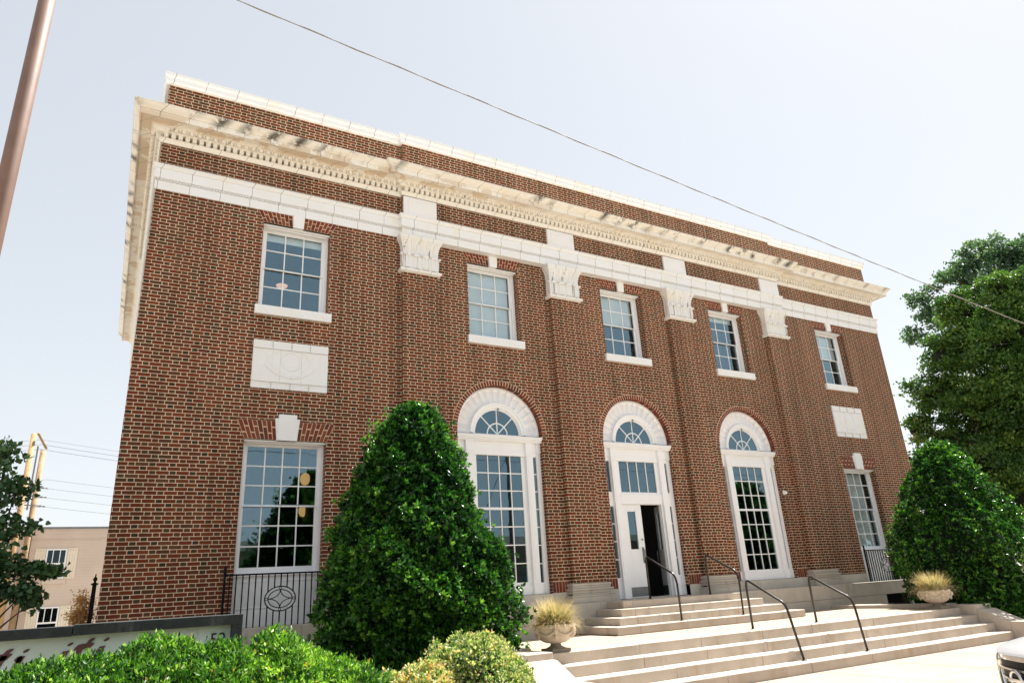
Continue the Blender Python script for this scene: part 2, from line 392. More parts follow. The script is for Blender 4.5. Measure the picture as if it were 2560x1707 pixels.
# ------------------------------------------------------------------ foliage
rng = np.random.default_rng(7)
def unit(a): return a / np.maximum(np.linalg.norm(a, axis=1, keepdims=True), 1e-9)
def leaf_mesh(name, P, D, L, W, tone, mat, parent=None, fold=.25, heart=False):
    """one mesh of folded leaves: P base points, D leaf directions, L lengths, W half widths"""
    n = len(P); o_ = np.array(worg(parent)); P = P - o_
    D = unit(D); up = unit(rng.normal(size=(n, 3))); S = unit(np.cross(D, up)); N = np.cross(S, D)
    L = L[:, None]; W = W[:, None]
    if heart:
        vs = np.stack([P, P - D * L * .12 + S * W * .6, P + D * L * .28 + S * W + N * W * fold, P + D * L, P + D * L * .28 - S * W + N * W * fold, P - D * L * .12 - S * W * .6], 1)
        k = 6; tri = np.array([[0, 1, 2, 3], [0, 3, 4, 5]]); fl = 4
    else:
        vs = np.stack([P, P + D * L * .5 + S * W + N * W * fold, P + D * L, P + D * L * .5 - S * W + N * W * fold], 1)
        k = 4; tri = np.array([[0, 1, 2], [0, 2, 3]]); fl = 3
    co = vs.reshape(-1, 3)
    idx = (np.arange(n)[:, None, None] * k + tri[None]).reshape(-1)
    nf = n * 2
    me = bpy.data.meshes.new(name)
    me.vertices.add(len(co)); me.vertices.foreach_set('co', co.astype(np.float32).ravel())
    me.loops.add(len(idx)); me.loops.foreach_set('vertex_index', idx.astype(np.int32))
    me.polygons.add(nf); me.polygons.foreach_set('loop_start', (np.arange(nf) * fl).astype(np.int32))
    me.update(calc_edges=True)
    a = me.attributes.new('tone', 'FLOAT', 'FACE'); a.data.foreach_set('value', np.repeat(np.clip(tone, 0, 1), 2).astype(np.float32))
    return link(name, me, mat, parent)
def vnoise(p, f, seed=0):
    """cheap smooth noise from summed sines"""
    r = np.random.default_rng(seed); v = np.zeros(len(p))
    for k in range(6):
        d = r.normal(size=3) * f; v += np.sin(p @ d + r.uniform(0, 6.28))
    return v / 6 ** .5 / .75

# ------------------------------------------------------------------ the ground
GZ = -1.455
def sheet(name, x0, x1, y0, y1, z, mat, label=None):
    return tag(MB().quad((x0, y0, z), (x1, y0, z), (x1, y1, z), (x0, y1, z)).build(name, mat), kind='structure')
M['lawn'] = mottled("gravel_lot", (.27, .245, .21), (.36, .33, .285), 3, .95, .5)
sheet('ground', -600, 600, -500, 700, GZ - .16, M['lawn'])
MB().box(-60, 80, -9.2, -4.66, GZ - .3, GZ).build('sidewalk', M['walk'], bevel=.01)['kind'] = 'structure'
sheet('road', -120, 140, -24, -9.2, GZ - .15, M['road'])
MB().box(-14, 5.15, -4.66, 1.4, GZ - .3, GZ + .04).build('planting_bed', M['soil'])['kind'] = 'structure'
MB().box(17.1, 40, -4.66, 6, GZ - .3, GZ + .04).build('planting_bed', M['soil'])['kind'] = 'structure'
# control joints of the sidewalk
jb = MB()
for k in range(-14, 14): jb.box(10.35 + k * 1.68, 10.359 + k * 1.68, -9.2, -4.67, GZ + .0005, GZ + .004)
jb.box(-14, 40, -6.35, -6.342, GZ + .0005, GZ + .004)
tag(jb.build('sidewalk_joints', M['stone_dark']), kind='structure')

# ------------------------------------------------------------------ the brick building
L_, XC, B_, DEP = 22.26, 11.13, 3.848, 13.0
YC, YP = .045, -.115                      # bay wall plane and pilaster plane
EW = 8.442
XP0, XP1 = 4.947, 17.313
bld = thing('brick_building', (0, 0, GZ), 'large two storey red brick building with cream terracotta cornice and three tall arched bays', 'building')
ZB, ZT = -.03, 10.2
bays = [XC - B_, XC, XC + B_]; wings = [XC - EW, XC + EW]
R_A, Z_A = 1.06, 3.37
W = MB()
def rect(x0, x1, z0, z1, y): W.quad((x0, y, z0), (x1, y, z0), (x1, y, z1), (x0, y, z1))
def reveal(x0, x1, z0, z1, y0, y1, sides='lrtb'):
    if 'l' in sides: W.quad((x0, y0, z0), (x0, y1, z0), (x0, y1, z1), (x0, y0, z1))
    if 'r' in sides: W.quad((x1, y0, z0), (x1, y1, z0), (x1, y1, z1), (x1, y0, z1))
    if 't' in sides: W.quad((x0, y0, z1), (x1, y0, z1), (x1, y1, z1), (x0, y1, z1))
    if 'b' in sides: W.quad((x0, y0, z0), (x1, y0, z0), (x1, y1, z0), (x0, y1, z0))
UZ0, UZ1 = 5.44, 7.395
for xc, xa, xb in ((wings[0], 0, XP0 + .05), (wings[1], XP1 - .05, L_)):
    hl, hu = .747, .683
    rect(xa, xc - hl, ZB, 8.72, 0); rect(xc + hl, xb, ZB, 8.72, 0)
    rect(xc - hl, xc + hl, 2.93, UZ0, 0); rect(xc - hl, xc - hu, UZ0, UZ1, 0); rect(xc + hu, xc + hl, UZ0, UZ1, 0)
    rect(xc - hl, xc + hl, UZ1, 8.72, 0)
    reveal(xc - hl, xc + hl, -.26, 2.93, 0, .3, 'lrt'); reveal(xc - hu, xc + hu, UZ0, UZ1, 0, .3)
NA = 40
for xc in bays:
    xa, xb = xc - B_ / 2 + .2, xc + B_ / 2 - .2
    hu = .675
    rect(xa, xc - R_A, ZB, 8.1, YC); rect(xc + R_A, xb, ZB, 8.1, YC)
    A = arc(xc, Z_A, R_A, math.pi, 0, NA)
    for (p, q) in zip(A[:-1], A[1:]):
        W.quad((p[0], YC, p[1]), (q[0], YC, q[1]), (q[0], YC, UZ0), (p[0], YC, UZ0))
        W.quad((p[0], YC, p[1]), (q[0], YC, q[1]), (q[0], .3, q[1]), (p[0], .3, p[1]))
    reveal(xc - R_A, xc + R_A, -.26, Z_A, YC, .3, 'lr')
    rect(xc - R_A, xc - hu, UZ0, UZ1, YC); rect(xc + hu, xc + R_A, UZ0, UZ1, YC); rect(xc - R_A, xc + R_A, UZ1, 8.1, YC)
    reveal(xc - hu, xc + hu, UZ0, UZ1, YC, .33)
# frieze, parapet, side and back walls
W.box(XP0, XP1, YP, .12, 8.05, 8.75); W.box(XP0, XP1, YP, .30, 8.95, ZT)
W.box(0, XP0, 0, .30, 8.9, ZT); W.box(XP1, L_, 0, .30, 8.9, ZT)
W.quad((0, 0, GZ - .1), (0, DEP, GZ - .1), (0, DEP, ZT), (0, 0, ZT)); W.quad((L_, 0, GZ - .1), (L_, DEP, GZ - .1), (L_, DEP, ZT), (L_, 0, ZT))
W.quad((0, DEP, GZ - .1), (L_, DEP, GZ - .1), (L_, DEP, ZT), (0, DEP, ZT))
W.box(0, .3, .3, DEP, 8.9, ZT - .002); W.box(L_ - .3, L_, .3, DEP, 8.9, ZT - .002)
W.build('wall', M['brick'], bld)
MB().box(.3, L_ - .3, .3, DEP - .01, 9.3, 9.5).build('roof', M['asphalt'], bld)
# interior: floors, side and back room walls, partitions
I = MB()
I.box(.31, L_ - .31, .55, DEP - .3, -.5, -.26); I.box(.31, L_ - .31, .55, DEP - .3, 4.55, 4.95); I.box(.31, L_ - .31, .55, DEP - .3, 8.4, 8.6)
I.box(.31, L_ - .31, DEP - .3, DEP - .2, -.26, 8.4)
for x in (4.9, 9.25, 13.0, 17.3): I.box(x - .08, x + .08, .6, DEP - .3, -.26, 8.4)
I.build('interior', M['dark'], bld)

# trims swept along the plan with mitred corners
def sweep(mb, prof, path):
    n = len(path); nor = []
    for a, b in zip(path[:-1], path[1:]):
        d = Vector((b[0] - a[0], b[1] - a[1])).normalized(); nor.append(Vector((d.y, -d.x)))
    offs = [nor[0]] + [nor[i - 1] + nor[i] for i in range(1, n - 1)] + [nor[-1]]
    vs = []
    for i in range(n):
        for (p, z) in prof: vs.append((path[i][0] + offs[i].x * p, path[i][1] + offs[i].y * p, z))
    k = len(prof); fs = []
    for i in range(n - 1):
        for j in range(k - 1): fs.append((i * k + j, (i + 1) * k + j, (i + 1) * k + j + 1, i * k + j + 1))
    fs += [tuple(range(k)), tuple(range((n - 1) * k + k - 1, (n - 1) * k - 1, -1))]
    mb.add(vs, fs)
PATH = [(0, DEP), (0, 0), (XP0, 0), (XP0, YP), (XP1, YP), (XP1, 0), (L_, 0), (L_, DEP)]
cn = MB()
sweep(cn, [(-.02, 8.70), (.025, 8.70), (.03, 8.735), (.055, 8.775), (.055, 8.80), (-.055, 8.80), (-.055, 8.895), (.10, 8.895), (.115, 8.905), (.13, 8.93), (.175, 8.965), (.215, 8.985), (.23, 8.985), (.23, 9.005), (.405, 9.005), (.405, 8.985), (.42, 8.985), (.42, 9.105), (.44, 9.105), (.445, 9.13), (.47, 9.15), (.505, 9.175), (.53, 9.205), (.545, 9.21), (.545, 9.235), (.2, 9.29), (-.02, 9.30)], PATH)
def along(path, step, fn, start=0.):
    for a, b in zip(path[:-1], path[1:]):
        d = Vector((b[0] - a[0], b[1] - a[1])); ln = d.length; d.normalize(); nr = Vector((d.y, -d.x))
        k = max(1, int(round(ln / step)))
        if ln < .3: continue
        for i in range(k): fn(Vector(a) + d * (ln * (i + .5) / k), d, nr, ln / k)
def obox(mb, c, d, nr, w, p0, p1, z0, z1):
    a = c - d * w / 2; b = c + d * w / 2
    vs = [(*(q + nr * p), z) for z in (z0, z1) for q, p in ((a, p0), (b, p0), (b, p1), (a, p1))]
    mb.add(vs, [(0, 1, 2, 3), (4, 5, 6, 7), (0, 1, 5, 4), (1, 2, 6, 5), (2, 3, 7, 6), (3, 0, 4, 7)])
PF = [(0, 6.0), (0, 0), (XP0, 0), (XP0, YP), (XP1, YP), (XP1, 0), (L_, 0)]
along(PF, .128, lambda c, d, nr, st: obox(cn, c, d, nr, st * .62, -.05, .098, 8.802, 8.897))
def egg(c, d, nr, st):
    p = c + nr * .165
    if abs(d.x) > .5: cn.ell((p.x, p.y, 8.94), (.047, .04, .052), 8, 5)
    else: cn.ell((p.x, p.y, 8.94), (.04, .047, .052), 8, 5)
    q = c + d * st / 2 + nr * .15
    obox(cn, c + d * st / 2, d, nr, .018, .12, .185, 8.905, 8.98)
along(PF, .145, egg)
cn.build('cornice', M['tc_cornice'], bld)
bd = MB()
sweep(bd, [(-.16, 7.655), (.022, 7.655), (.022, 7.838), (.004, 7.842), (.004, 7.884), (.05, 7.89), (.05, 8.085), (.040, 8.09), (.040, 8.10), (.062, 8.105), (.070, 8.125), (.092, 8.15), (.095, 8.15), (.095, 8.185), (.0, 8.20), (-.02, 8.20)], PATH)
along([(0, 6), (0, 0), (XP0, 0), (XP0, YP), (XP1, YP), (XP1, 0), (L_, 0)], .055, lambda c, d, nr, st: obox(bd, c, d, nr, st * .60, .0, .036, 7.848, 7.880))
bd.build('band_course', M['tc'], bld)
cp = MB()
sweep(cp, [(-.34, 10.10), (.055, 10.10), (.06, 10.125), (.075, 10.135), (.075, 10.235), (.088, 10.245), (.095, 10.27), (.10, 10.275), (.10, 10.34), (.0, 10.40), (-.34, 10.36)], PATH)
cp.build('coping', M['tc_coping'], bld)
# stone course and plinth under the brick
class _SP:
    def box(s_, *a): MB().box(*a).build('stone_course', M['stone'], bld, bevel=.006)
sp = _SP()
for a, b, y in ((0, wings[0] - .747, -.022), (wings[0] + .747, XP0 - .15, -.022), (XP1 + .15, wings[1] - .747, -.022), (wings[1] + .747, L_, -.022)): sp.box(a, b, y, .3, -.26, -.03)
for i, xc in enumerate(bays):
    for a, b in ((xc - B_ / 2 + .3, xc - R_A), (xc + R_A, xc + B_ / 2 - .3)): sp.box(a, b, YC - .022, .3, -.26, -.03)
    if i != 1: sp.box(xc - R_A, xc + R_A, YC - .03, .4, -.26, -.035)
pl = MB(); random.seed(3)
x = -.02
for zr0, zr1 in ((-.60, -.26), (-1.7, -.606)):
    x = -.03
    while x < L_ + .03:
        wd = random.uniform(1.3, 1.9); x1 = min(L_ + .03, x + wd)
        if not (9.3 < x and x1 < 12.9 and zr0 > -1): 
            if zr0 < -1 and x < 20.2 and x1 > 18.9:                 # opening for the basement grille
                if x < 18.95: pl.box(x, 18.95, -.38, .3, zr0, zr1)
                pl.box(18.95, 20.05, -.1, .3, zr0, zr1)
                if x1 > 20.05: pl.box(20.05, x1 - .004, -.38, .3, zr0, zr1)
            else: pl.box(x, x1 - .004, -.38, .3, zr0, zr1)
        x = x1
pl.box(9.3, 12.96, -.36, .3, -1.6, -.262)
pl.build('plinth', M['stone_dark'], bld, bevel=.006)
gr = MB()
for k in range(14): gr.box(18.99 + k * .08, 19.01 + k * .08, -.30, -.28, -1.2, -.62)
gr.build('basement_grille', M['iron'], bld)

# flat and round brick arches, soldier courses: every brick a block set in a mortar bed
def flat_arch(xc, hw, z0, z1, y, spl=.11):
    m = MB(); yb = y - .004
    ztop = z1; n = 2 * int(round((hw * 2) / .078 / 2)) + 1
    bed = MB().prism([(xc - hw, z0), (xc + hw, z0), (xc + hw + spl, z1), (xc - hw - spl, z1)], yb, y + .12)
    o = bed.build('flat_arch', M['mortar'], bld)
    for i in range(n):
        a0, a1 = -1 + 2 * i / n, -1 + 2 * (i + 1) / n
        g = .0058 / hw
        for k in range(2):
            s0, s1 = ((0, .64), (.68, 1)) if i % 2 else ((0, .32), (.36, 1))
            t0, t1 = (s0, s1)[k]
            def X(a, t): return xc + a * (hw + spl * t)
            zz0, zz1 = z0 + (z1 - z0) * t0 + .004, z0 + (z1 - z0) * t1 - .004
            m.prism([(X(a0 + g, t0), zz0), (X(a1 - g, t0), zz0), (X(a1 - g, t1), zz1), (X(a0 + g, t1), zz1)], yb - .004, y + .10, random.random())
    m.build('arch_bricks', M['unit'], o, tones=True)
def keystone(xc, z0, z1, hb, ht, y, ears=False):
    k = MB(); k.prism([(xc - hb, z0), (xc + hb, z0), (xc + ht, z1), (xc - ht, z1)], y - .05, y + .1)
    if ears: k.prism([(xc - hb - .012, z0 - .0), (xc + hb + .012, z0 - .0), (xc + ht + .062, z1 - .075), (xc - ht - .062, z1 - .075)], y - .032, y + .1)
    k.build('keystone', M['tc_plain'], bld, bevel=.006)
for xc in wings:
    flat_arch(xc, .747, 2.93, 3.285, 0, .14); keystone(xc, 2.915, 3.41, .175, .165, 0, True)
    flat_arch(xc, .683, UZ1, 7.655, 0, .12); keystone(xc, UZ1 - .02, 7.654, .105, .12, 0)
for xc in bays:
    flat_arch(xc, .675, UZ1, 7.66, YC, .12); keystone(xc, UZ1 - .02, 7.654, .10, .115, YC)
    bed = MB(); A0 = arc(xc, Z_A, R_A + .002, math.pi, 0, NA); A1 = arc(xc, Z_A, R_A + .118, math.pi, 0, NA)
    for i in range(NA):
        bed.prism([A0[i], A0[i + 1], A1[i + 1], A1[i]], YC - .004, YC + .1)
    o = bed.build('round_arch', M['mortar'], bld)
    bb = MB(); n = 49
    for i in range(n):
        a0 = math.pi * (i + .12) / n; a1 = math.pi * (i + .88) / n
        r0, r1 = R_A - .001, R_A + .108
        bb.prism([(xc + r0 * math.cos(a0), Z_A + r0 * math.sin(a0)), (xc + r0 * math.cos(a1), Z_A + r0 * math.sin(a1)), (xc + r1 * math.cos(a1), Z_A + r1 * math.sin(a1)), (xc + r1 * math.cos(a0), Z_A + r1 * math.sin(a0))], YC - .008, YC + .25, random.random())
    bb.build('arch_bricks', M['unit'], o, tones=True)
    for s in (-1, 1):
        xa, xb = sorted((xc + s * R_A, xc + s * (B_ / 2 - .4)))
        o = MB().box(xa + .003, xb, YC - .003, YC + .1, -.03, .20).build('soldier_course', M['mortar'], bld)
        sb = MB(); k = int((xb - xa) / .071)
        for i in range(k):
            wd = (xb - xa) / k; sb.box(xa + wd * i + .005, xa + wd * (i + 1) - .005, YC - .007, YC + .08, -.024, .194, random.random())
        sb.build('soldier_bricks', M['unit'], o, tones=True)

# pilasters with capitals and bases
for k in range(4):
    xp = XC + (k - 1.5) * B_; hw = .412
    p = MB().box(xp - hw, xp + hw, YP, .2, -.25, 7.655).build('pilaster', M['brick'], bld)
    b = MB()
    for (h, y, z0, z1) in ((.575, -.30, -.26, -.145), (.565, -.295, -.142, -.105), (.52, -.25, -.075, -.01), (.545, -.275, -.01, .03), (.50, -.225, .03, .085), (.515, -.235, .085, .13), (.45, -.17, .13, .15)):
        b.box(xp - h, xp + h, y + .115 - .06, .1, z0, z1)
    prof = [(-.205, -.105), (-.235, -.103), (-.25, -.09), (-.235, -.077), (-.205, -.075)]
    b.prism_x([(y, z) for y, z in prof], xp - .555, xp + .555)
    b.build('base', M['stone_dark'], p, bevel=.008)
    c = MB()
    secs = [(.455, .015, 6.775), (.485, .075, 6.80), (.485, .085, 6.845), (.445, .035, 6.875), (.43, .025, 6.885), (.432, .03, 7.2), (.428, .02, 7.21), (.425, .02, 7.28), (.43, .028, 7.36), (.445, .05, 7.45), (.475, .085, 7.53), (.505, .115, 7.575), (.51, .12, 7.58), (.51, .12, 7.635), (.52, .13, 7.64), (.52, .13, 7.654)]
    vs = []; fs = []
    for (h, y, z) in secs: vs += [(xp - h, YP - y, z), (xp + h, YP - y, z), (xp + h, .05, z), (xp - h, .05, z)]
    for i in range(len(secs) - 1):
        for j in range(4): fs.append((i * 4 + j, i * 4 + (j + 1) % 4, i * 4 + 4 + (j + 1) % 4, i * 4 + 4 + j))
    fs += [(0, 1, 2, 3), tuple(len(vs) - 4 + j for j in range(4))]
    c.add(vs, fs)
    def lp(t0, t1, xf, wdt, y_in, up):           # raised flute or leaf following the profile
        zs = np.linspace(t0, t1, 9)
        for s0, s1 in zip(zs[:-1], zs[1:]):
            def yy(z): return YP - np.interp(z, [q[2] for q in secs], [q[1] for q in secs])
            def hh(z): return np.interp(z, [q[2] for q in secs], [q[0] for q in secs])
            a, b_ = hh(s0), hh(s1)
            vs = []
            for z, h in ((s0, a), (s1, b_)):
                xm = xp + xf * h
                taper = 1. if not up else (1 - .55 * max(0, (z - (t1 - .09)) / .09))
                vs += [(xm - wdt * taper, yy(z) + .005, z), (xm - wdt * .5 * taper, yy(z) - y_in, z), (xm + wdt * .5 * taper, yy(z) - y_in, z), (xm + wdt * taper, yy(z) + .005, z)]
            c.add(vs, [(0, 1, 5, 4), (1, 2, 6, 5), (2, 3, 7, 6)], .5, False)
    for i in range(5):                         # tall reeded leaves
        xf = -.8 + .4 * i
        lp(7.2, 7.572, xf, .075, .014, False)
        for d in (-.09, 0, .09): lp(7.2, 7.54, xf + d, .014, .028, False)
    for i in range(4):                         # short lower leaves with curled tips
        xf = -.75 + .5 * i
        lp(6.885, 7.2, xf, .095, .022, False)
        for d in (-.12, 0, .12): lp(6.89, 7.18, xf + d, .016, .036, False)
        c.ell((xp + xf * .43, YP - .072, 7.195), (.085, .035, .034), 10, 6)
    for s in (-1, 1): c.ell((xp + s * .455, YP - .02, 7.195), (.035, .07, .034), 8, 6)
    for i in range(3):                         # side leaves
        for s in (-1, 1): c.ell((xp + s * .43, YP + .03 - i * .02, 7.05), (.014, .04, .13), 8, 6)
    c.build('capital', M['tc_cap'], p, bevel=.003, seg=1)
    f = MB(); f.box(xp - .405, xp + .405, YP - .05, .05, 8.19, 8.665)
    for (x0, x1, z0, z1) in ((-.30, .30, 8.575, 8.59), (-.30, .30, 8.265, 8.28), (-.30, -.285, 8.265, 8.59), (.285, .30, 8.265, 8.59)): f.box(xp + x0, xp + x1, YP - .056, YP - .045, z0, z1)
    f.build('frieze_block', M['tc_plain'], bld, bevel=.005)

# relief plaques
for xc in wings:
    p = MB(); hw = .709; z0, z1 = 3.894, 4.842
    p.box(xc - hw, xc + hw, -.035, .1, z0, z1)
    o = p.build('plaque', M['tc_plain'], bld, bevel=.005)
    r = MB()
    for (a, b, c, d) in ((-hw, hw, z1 - .03, z1), (-hw, hw, z0, z0 + .03), (-hw, -hw + .03, z0 + .031, z1 - .031), (hw - .03, hw, z0 + .031, z1 - .031)): r.box(xc + a, xc + b, -.05, -.03, c, d)
    for (a, b, c, d) in ((-.58, .58, z1 - .16, z1 - .145), (-.58, .58, z0 + .13, z0 + .145), (-.58, -.565, z0 + .146, z1 - .161), (.565, .58, z0 + .146, z1 - .161)): r.box(xc + a, xc + b, -.047, -.03, c, d)
    zc = 4.45
    r.tube([(xc + .175 * math.cos(t), -.04, zc + .175 * math.sin(t)) for t in np.linspace(0, 2 * math.pi, 33)[:-1]], .016, 6, closed=True)
    r.ell((xc, -.035, zc), (.14, .02, .14), 20, 6)
    for s in (-1, 1):
        r.tube([(xc + s * x, -.038, 4.13 + .9 * x * x) for x in np.linspace(0, .47, 12)], [.03 - .0014 * i for i in range(12)], 6)
        for q in range(9):
            a = .1 + q * .13
            r.ell((xc + s * (.24 + .26 * math.sin(a) * .8), -.036, 4.28 + .3 * (1 - math.cos(a)) + q * .012), (.045, .014, .022), 8, 4)
            r.ell((xc + s * (.30 + .022 * q), -.036, 4.62 - .036 * q), (.06, .012, .016), 8, 4)
    for x in np.linspace(-.5, .5, 24): r.ell((xc + x, -.036, z1 - .085), (.014, .01, .02), 6, 4); r.ell((xc + x, -.036, z0 + .085), (.014, .01, .018), 6, 4)
    r.v = [(p[0], -.0335 + (p[1] + .0335) * .32, p[2]) for p in r.v]
    r.build('relief', M['tc_plain'], o)
    j = MB()
    for x in (-.355, 0, .355): j.box(xc + x - .0025, xc + x + .0025, -.0505, -.03, z0 + .001, z0 + .13); j.box(xc + x - .0025, xc + x + .0025, -.0505, -.03, z1 - .145, z1 - .001)
    for x in (-.2, .2): j.box(xc + x - .0025, xc + x + .0025, -.0365, -.03, z0 + .145, z1 - .16)
    j.box(xc - hw, xc + hw, -.0515, -.0345, z1 - .166, z1 - .162); j.box(xc - hw, xc + hw, -.0515, -.0345, z0 + .124, z0 + .128)
    j.build('block_joints', M['stone'], o)

# ------------------------------------------------------------------ windows
def sash_window(xc, hw, zb, zt, gh, g0, g1, cols, rt, rb, y0, blind=None, sill=True, mat='glass', panel=False, curtain=False):
    f = MB(); yg = y0 + .075
    cw = .055
    f.box(xc - hw, xc - hw + cw, y0, y0 + .13, zb, zt); f.box(xc + hw - cw, xc + hw, y0, y0 + .13, zb, zt); f.box(xc - hw + cw, xc + hw - cw, y0, y0 + .13, zt - cw * .7, zt)
    f.box(xc - hw + .002, xc + hw - .002, y0 - .15, y0, zt - .035, zt - .002); f.box(xc - hw + .03, xc + hw - .03, y0 - .08, y0, zt - .055, zt - .036)
    f.box(xc - hw + cw, xc - hw + cw + .018, y0 + .022, y0 + .13, zb, zt - cw * .7); f.box(xc + hw - cw - .018, xc + hw - cw, y0 + .022, y0 + .13, zb, zt - cw * .7)
    zm = g0 + (g1 - g0) * rb / (rt + rb)
    for (a0, a1, rows, y) in ((zm, g1, rt, yg - .02), (g0, zm, rb, yg + .018)):
        top = zt - cw * .7 if a1 == g1 else zm + .022
        bot = zb if a0 == g0 else zm - .022
        xi = hw - cw - .018
        f.box(xc - xi, xc - gh, y, y + .04, bot, top); f.box(xc + gh, xc + xi, y, y + .04, bot, top)
        f.box(xc - gh, xc + gh, y, y + .04, (a1 if a1 == g1 else zm - .0), top); f.box(xc - gh, xc + gh, y, y + .04, bot, (a0 if a0 == g0 else zm + .0))
        lo = a0 if a0 == g0 else zm + .022; hi = a1 if a1 == g1 else zm - .022
        for i in range(1, cols):
            x = xc - gh + 2 * gh * i / cols; f.box(x - .0115, x + .0115, y + .004, y + .032, lo, hi)
        for i in range(1, rows):
            z = a0 + (a1 - a0) * i / rows; f.box(xc - gh, xc + gh, y + .006, y + .030, z - .0115, z + .0115)
    o = f.build('window', M['trim'], bld, bevel=.003, seg=1)
    g = MB()
    g.box(xc - gh - .01, xc + gh + .01, yg - .002, yg + .002, zm, g1 + .01); g.box(xc - gh - .01, xc + gh + .01, yg + .036, yg + .040, g0 - .01, zm)
    g.build('pane', M[mat], o)
    if sill:
        s = MB(); s.box(xc - hw - .06, xc + hw + .06, y0 - .27, y0 + .12, zb - .215, zb - .03); s.box(xc - hw, xc + hw, y0 - .2, y0 + .12, zb - .03, zb)
        n = 10
        for i in range(n): s.lathe((xc - hw + (2 * hw) * (i + .5) / n, 0, 0), [(0, 0)], 3) if False else None
        ring = MB()
        for i in range(n):
            x = xc - hw + 2 * hw * (i + .5) / n
            s.tube([(x + .05 * math.cos(t), y0 - .271, zb - .122 + .05 * math.sin(t)) for t in np.linspace(0, 2 * math.pi, 17)[:-1]], .006, 5, closed=True)
        s.build('sill', M['tc_plain'], o, bevel=.004)
    if blind:
        b = MB(); z = g1 + .02
        while z > blind + .02:
            b.quad((xc - gh - .02, yg + .085, z), (xc + gh + .02, yg + .085, z), (xc + gh + .02, yg + .098, z - .026), (xc - gh - .02, yg + .098, z - .026)); z -= .0262
        b.box(xc - gh - .02, xc + gh + .02, yg + .082, yg + .1, blind - .01, blind + .02)
        b.build('blind', M['blind'], o)
    if curtain:
        b = MB(); n = 60; xs = np.linspace(xc - gh, xc + gh * .9, n)
        ys = yg + .16 + .035 * np.sin(xs * 42) + .015 * np.sin(xs * 17)
        for i in range(n - 1): b.quad((xs[i], ys[i], g0), (xs[i + 1], ys[i + 1], g0), (xs[i + 1], ys[i + 1], g1), (xs[i], ys[i], g1))
        b.build('curtain', M['blind'], o)
    if panel:
        p = MB(); p.box(xc - hw + .002, xc + hw - .002, y0 + .02, y0 + .1, -.26, zb - .04); p.box(xc - hw + .002, xc + hw - .002, y0 - .025, y0 + .1, zb - .04, zb)
        p.box(xc - hw + .002, xc + hw - .002, y0 + .0, y0 + .1, -.26, -.02)
        for s in (-1, 1):
            for (a, b_, c, d) in ((.06, .66, .46, .475), (.06, .66, .03, .045), (.06, .075, .045, .46), (.645, .66, .045, .46)):
                xa, xb = sorted((xc + s * a, xc + s * b_)); p.box(xa, xb, y0 + .008, y0 + .05, c, d)
        p.build('lower_panel', M['trim'], o, bevel=.003)
    return o
sash_window(wings[0], .747, .60, 2.93, .634, .708, 2.838, 4, 3, 3, .19, sill=False, panel=True)
sash_window(wings[1], .747, .60, 2.93, .634, .708, 2.838, 4, 3, 3, .19, sill=False, panel=True, curtain=True)
sash_window(wings[0], .683, 5.587, 7.395, .561, 5.708, 7.302, 3, 2, 2, .20, blind=7.18)
sash_window(wings[1], .683, 5.587, 7.395, .561, 5.708, 7.302, 3, 2, 2, .20, blind=6.55)
sash_window(bays[0], .675, 5.587, 7.395, .555, 5.708, 7.302, 3, 2, 2, .245, blind=5.73)
sash_window(bays[1], .675, 5.587, 7.395, .555, 5.708, 7.302, 3, 2, 2, .245, blind=6.52)
sash_window(bays[2], .675, 5.587, 7.395, .555, 5.708, 7.302, 3, 2, 2, .245, blind=7.2)

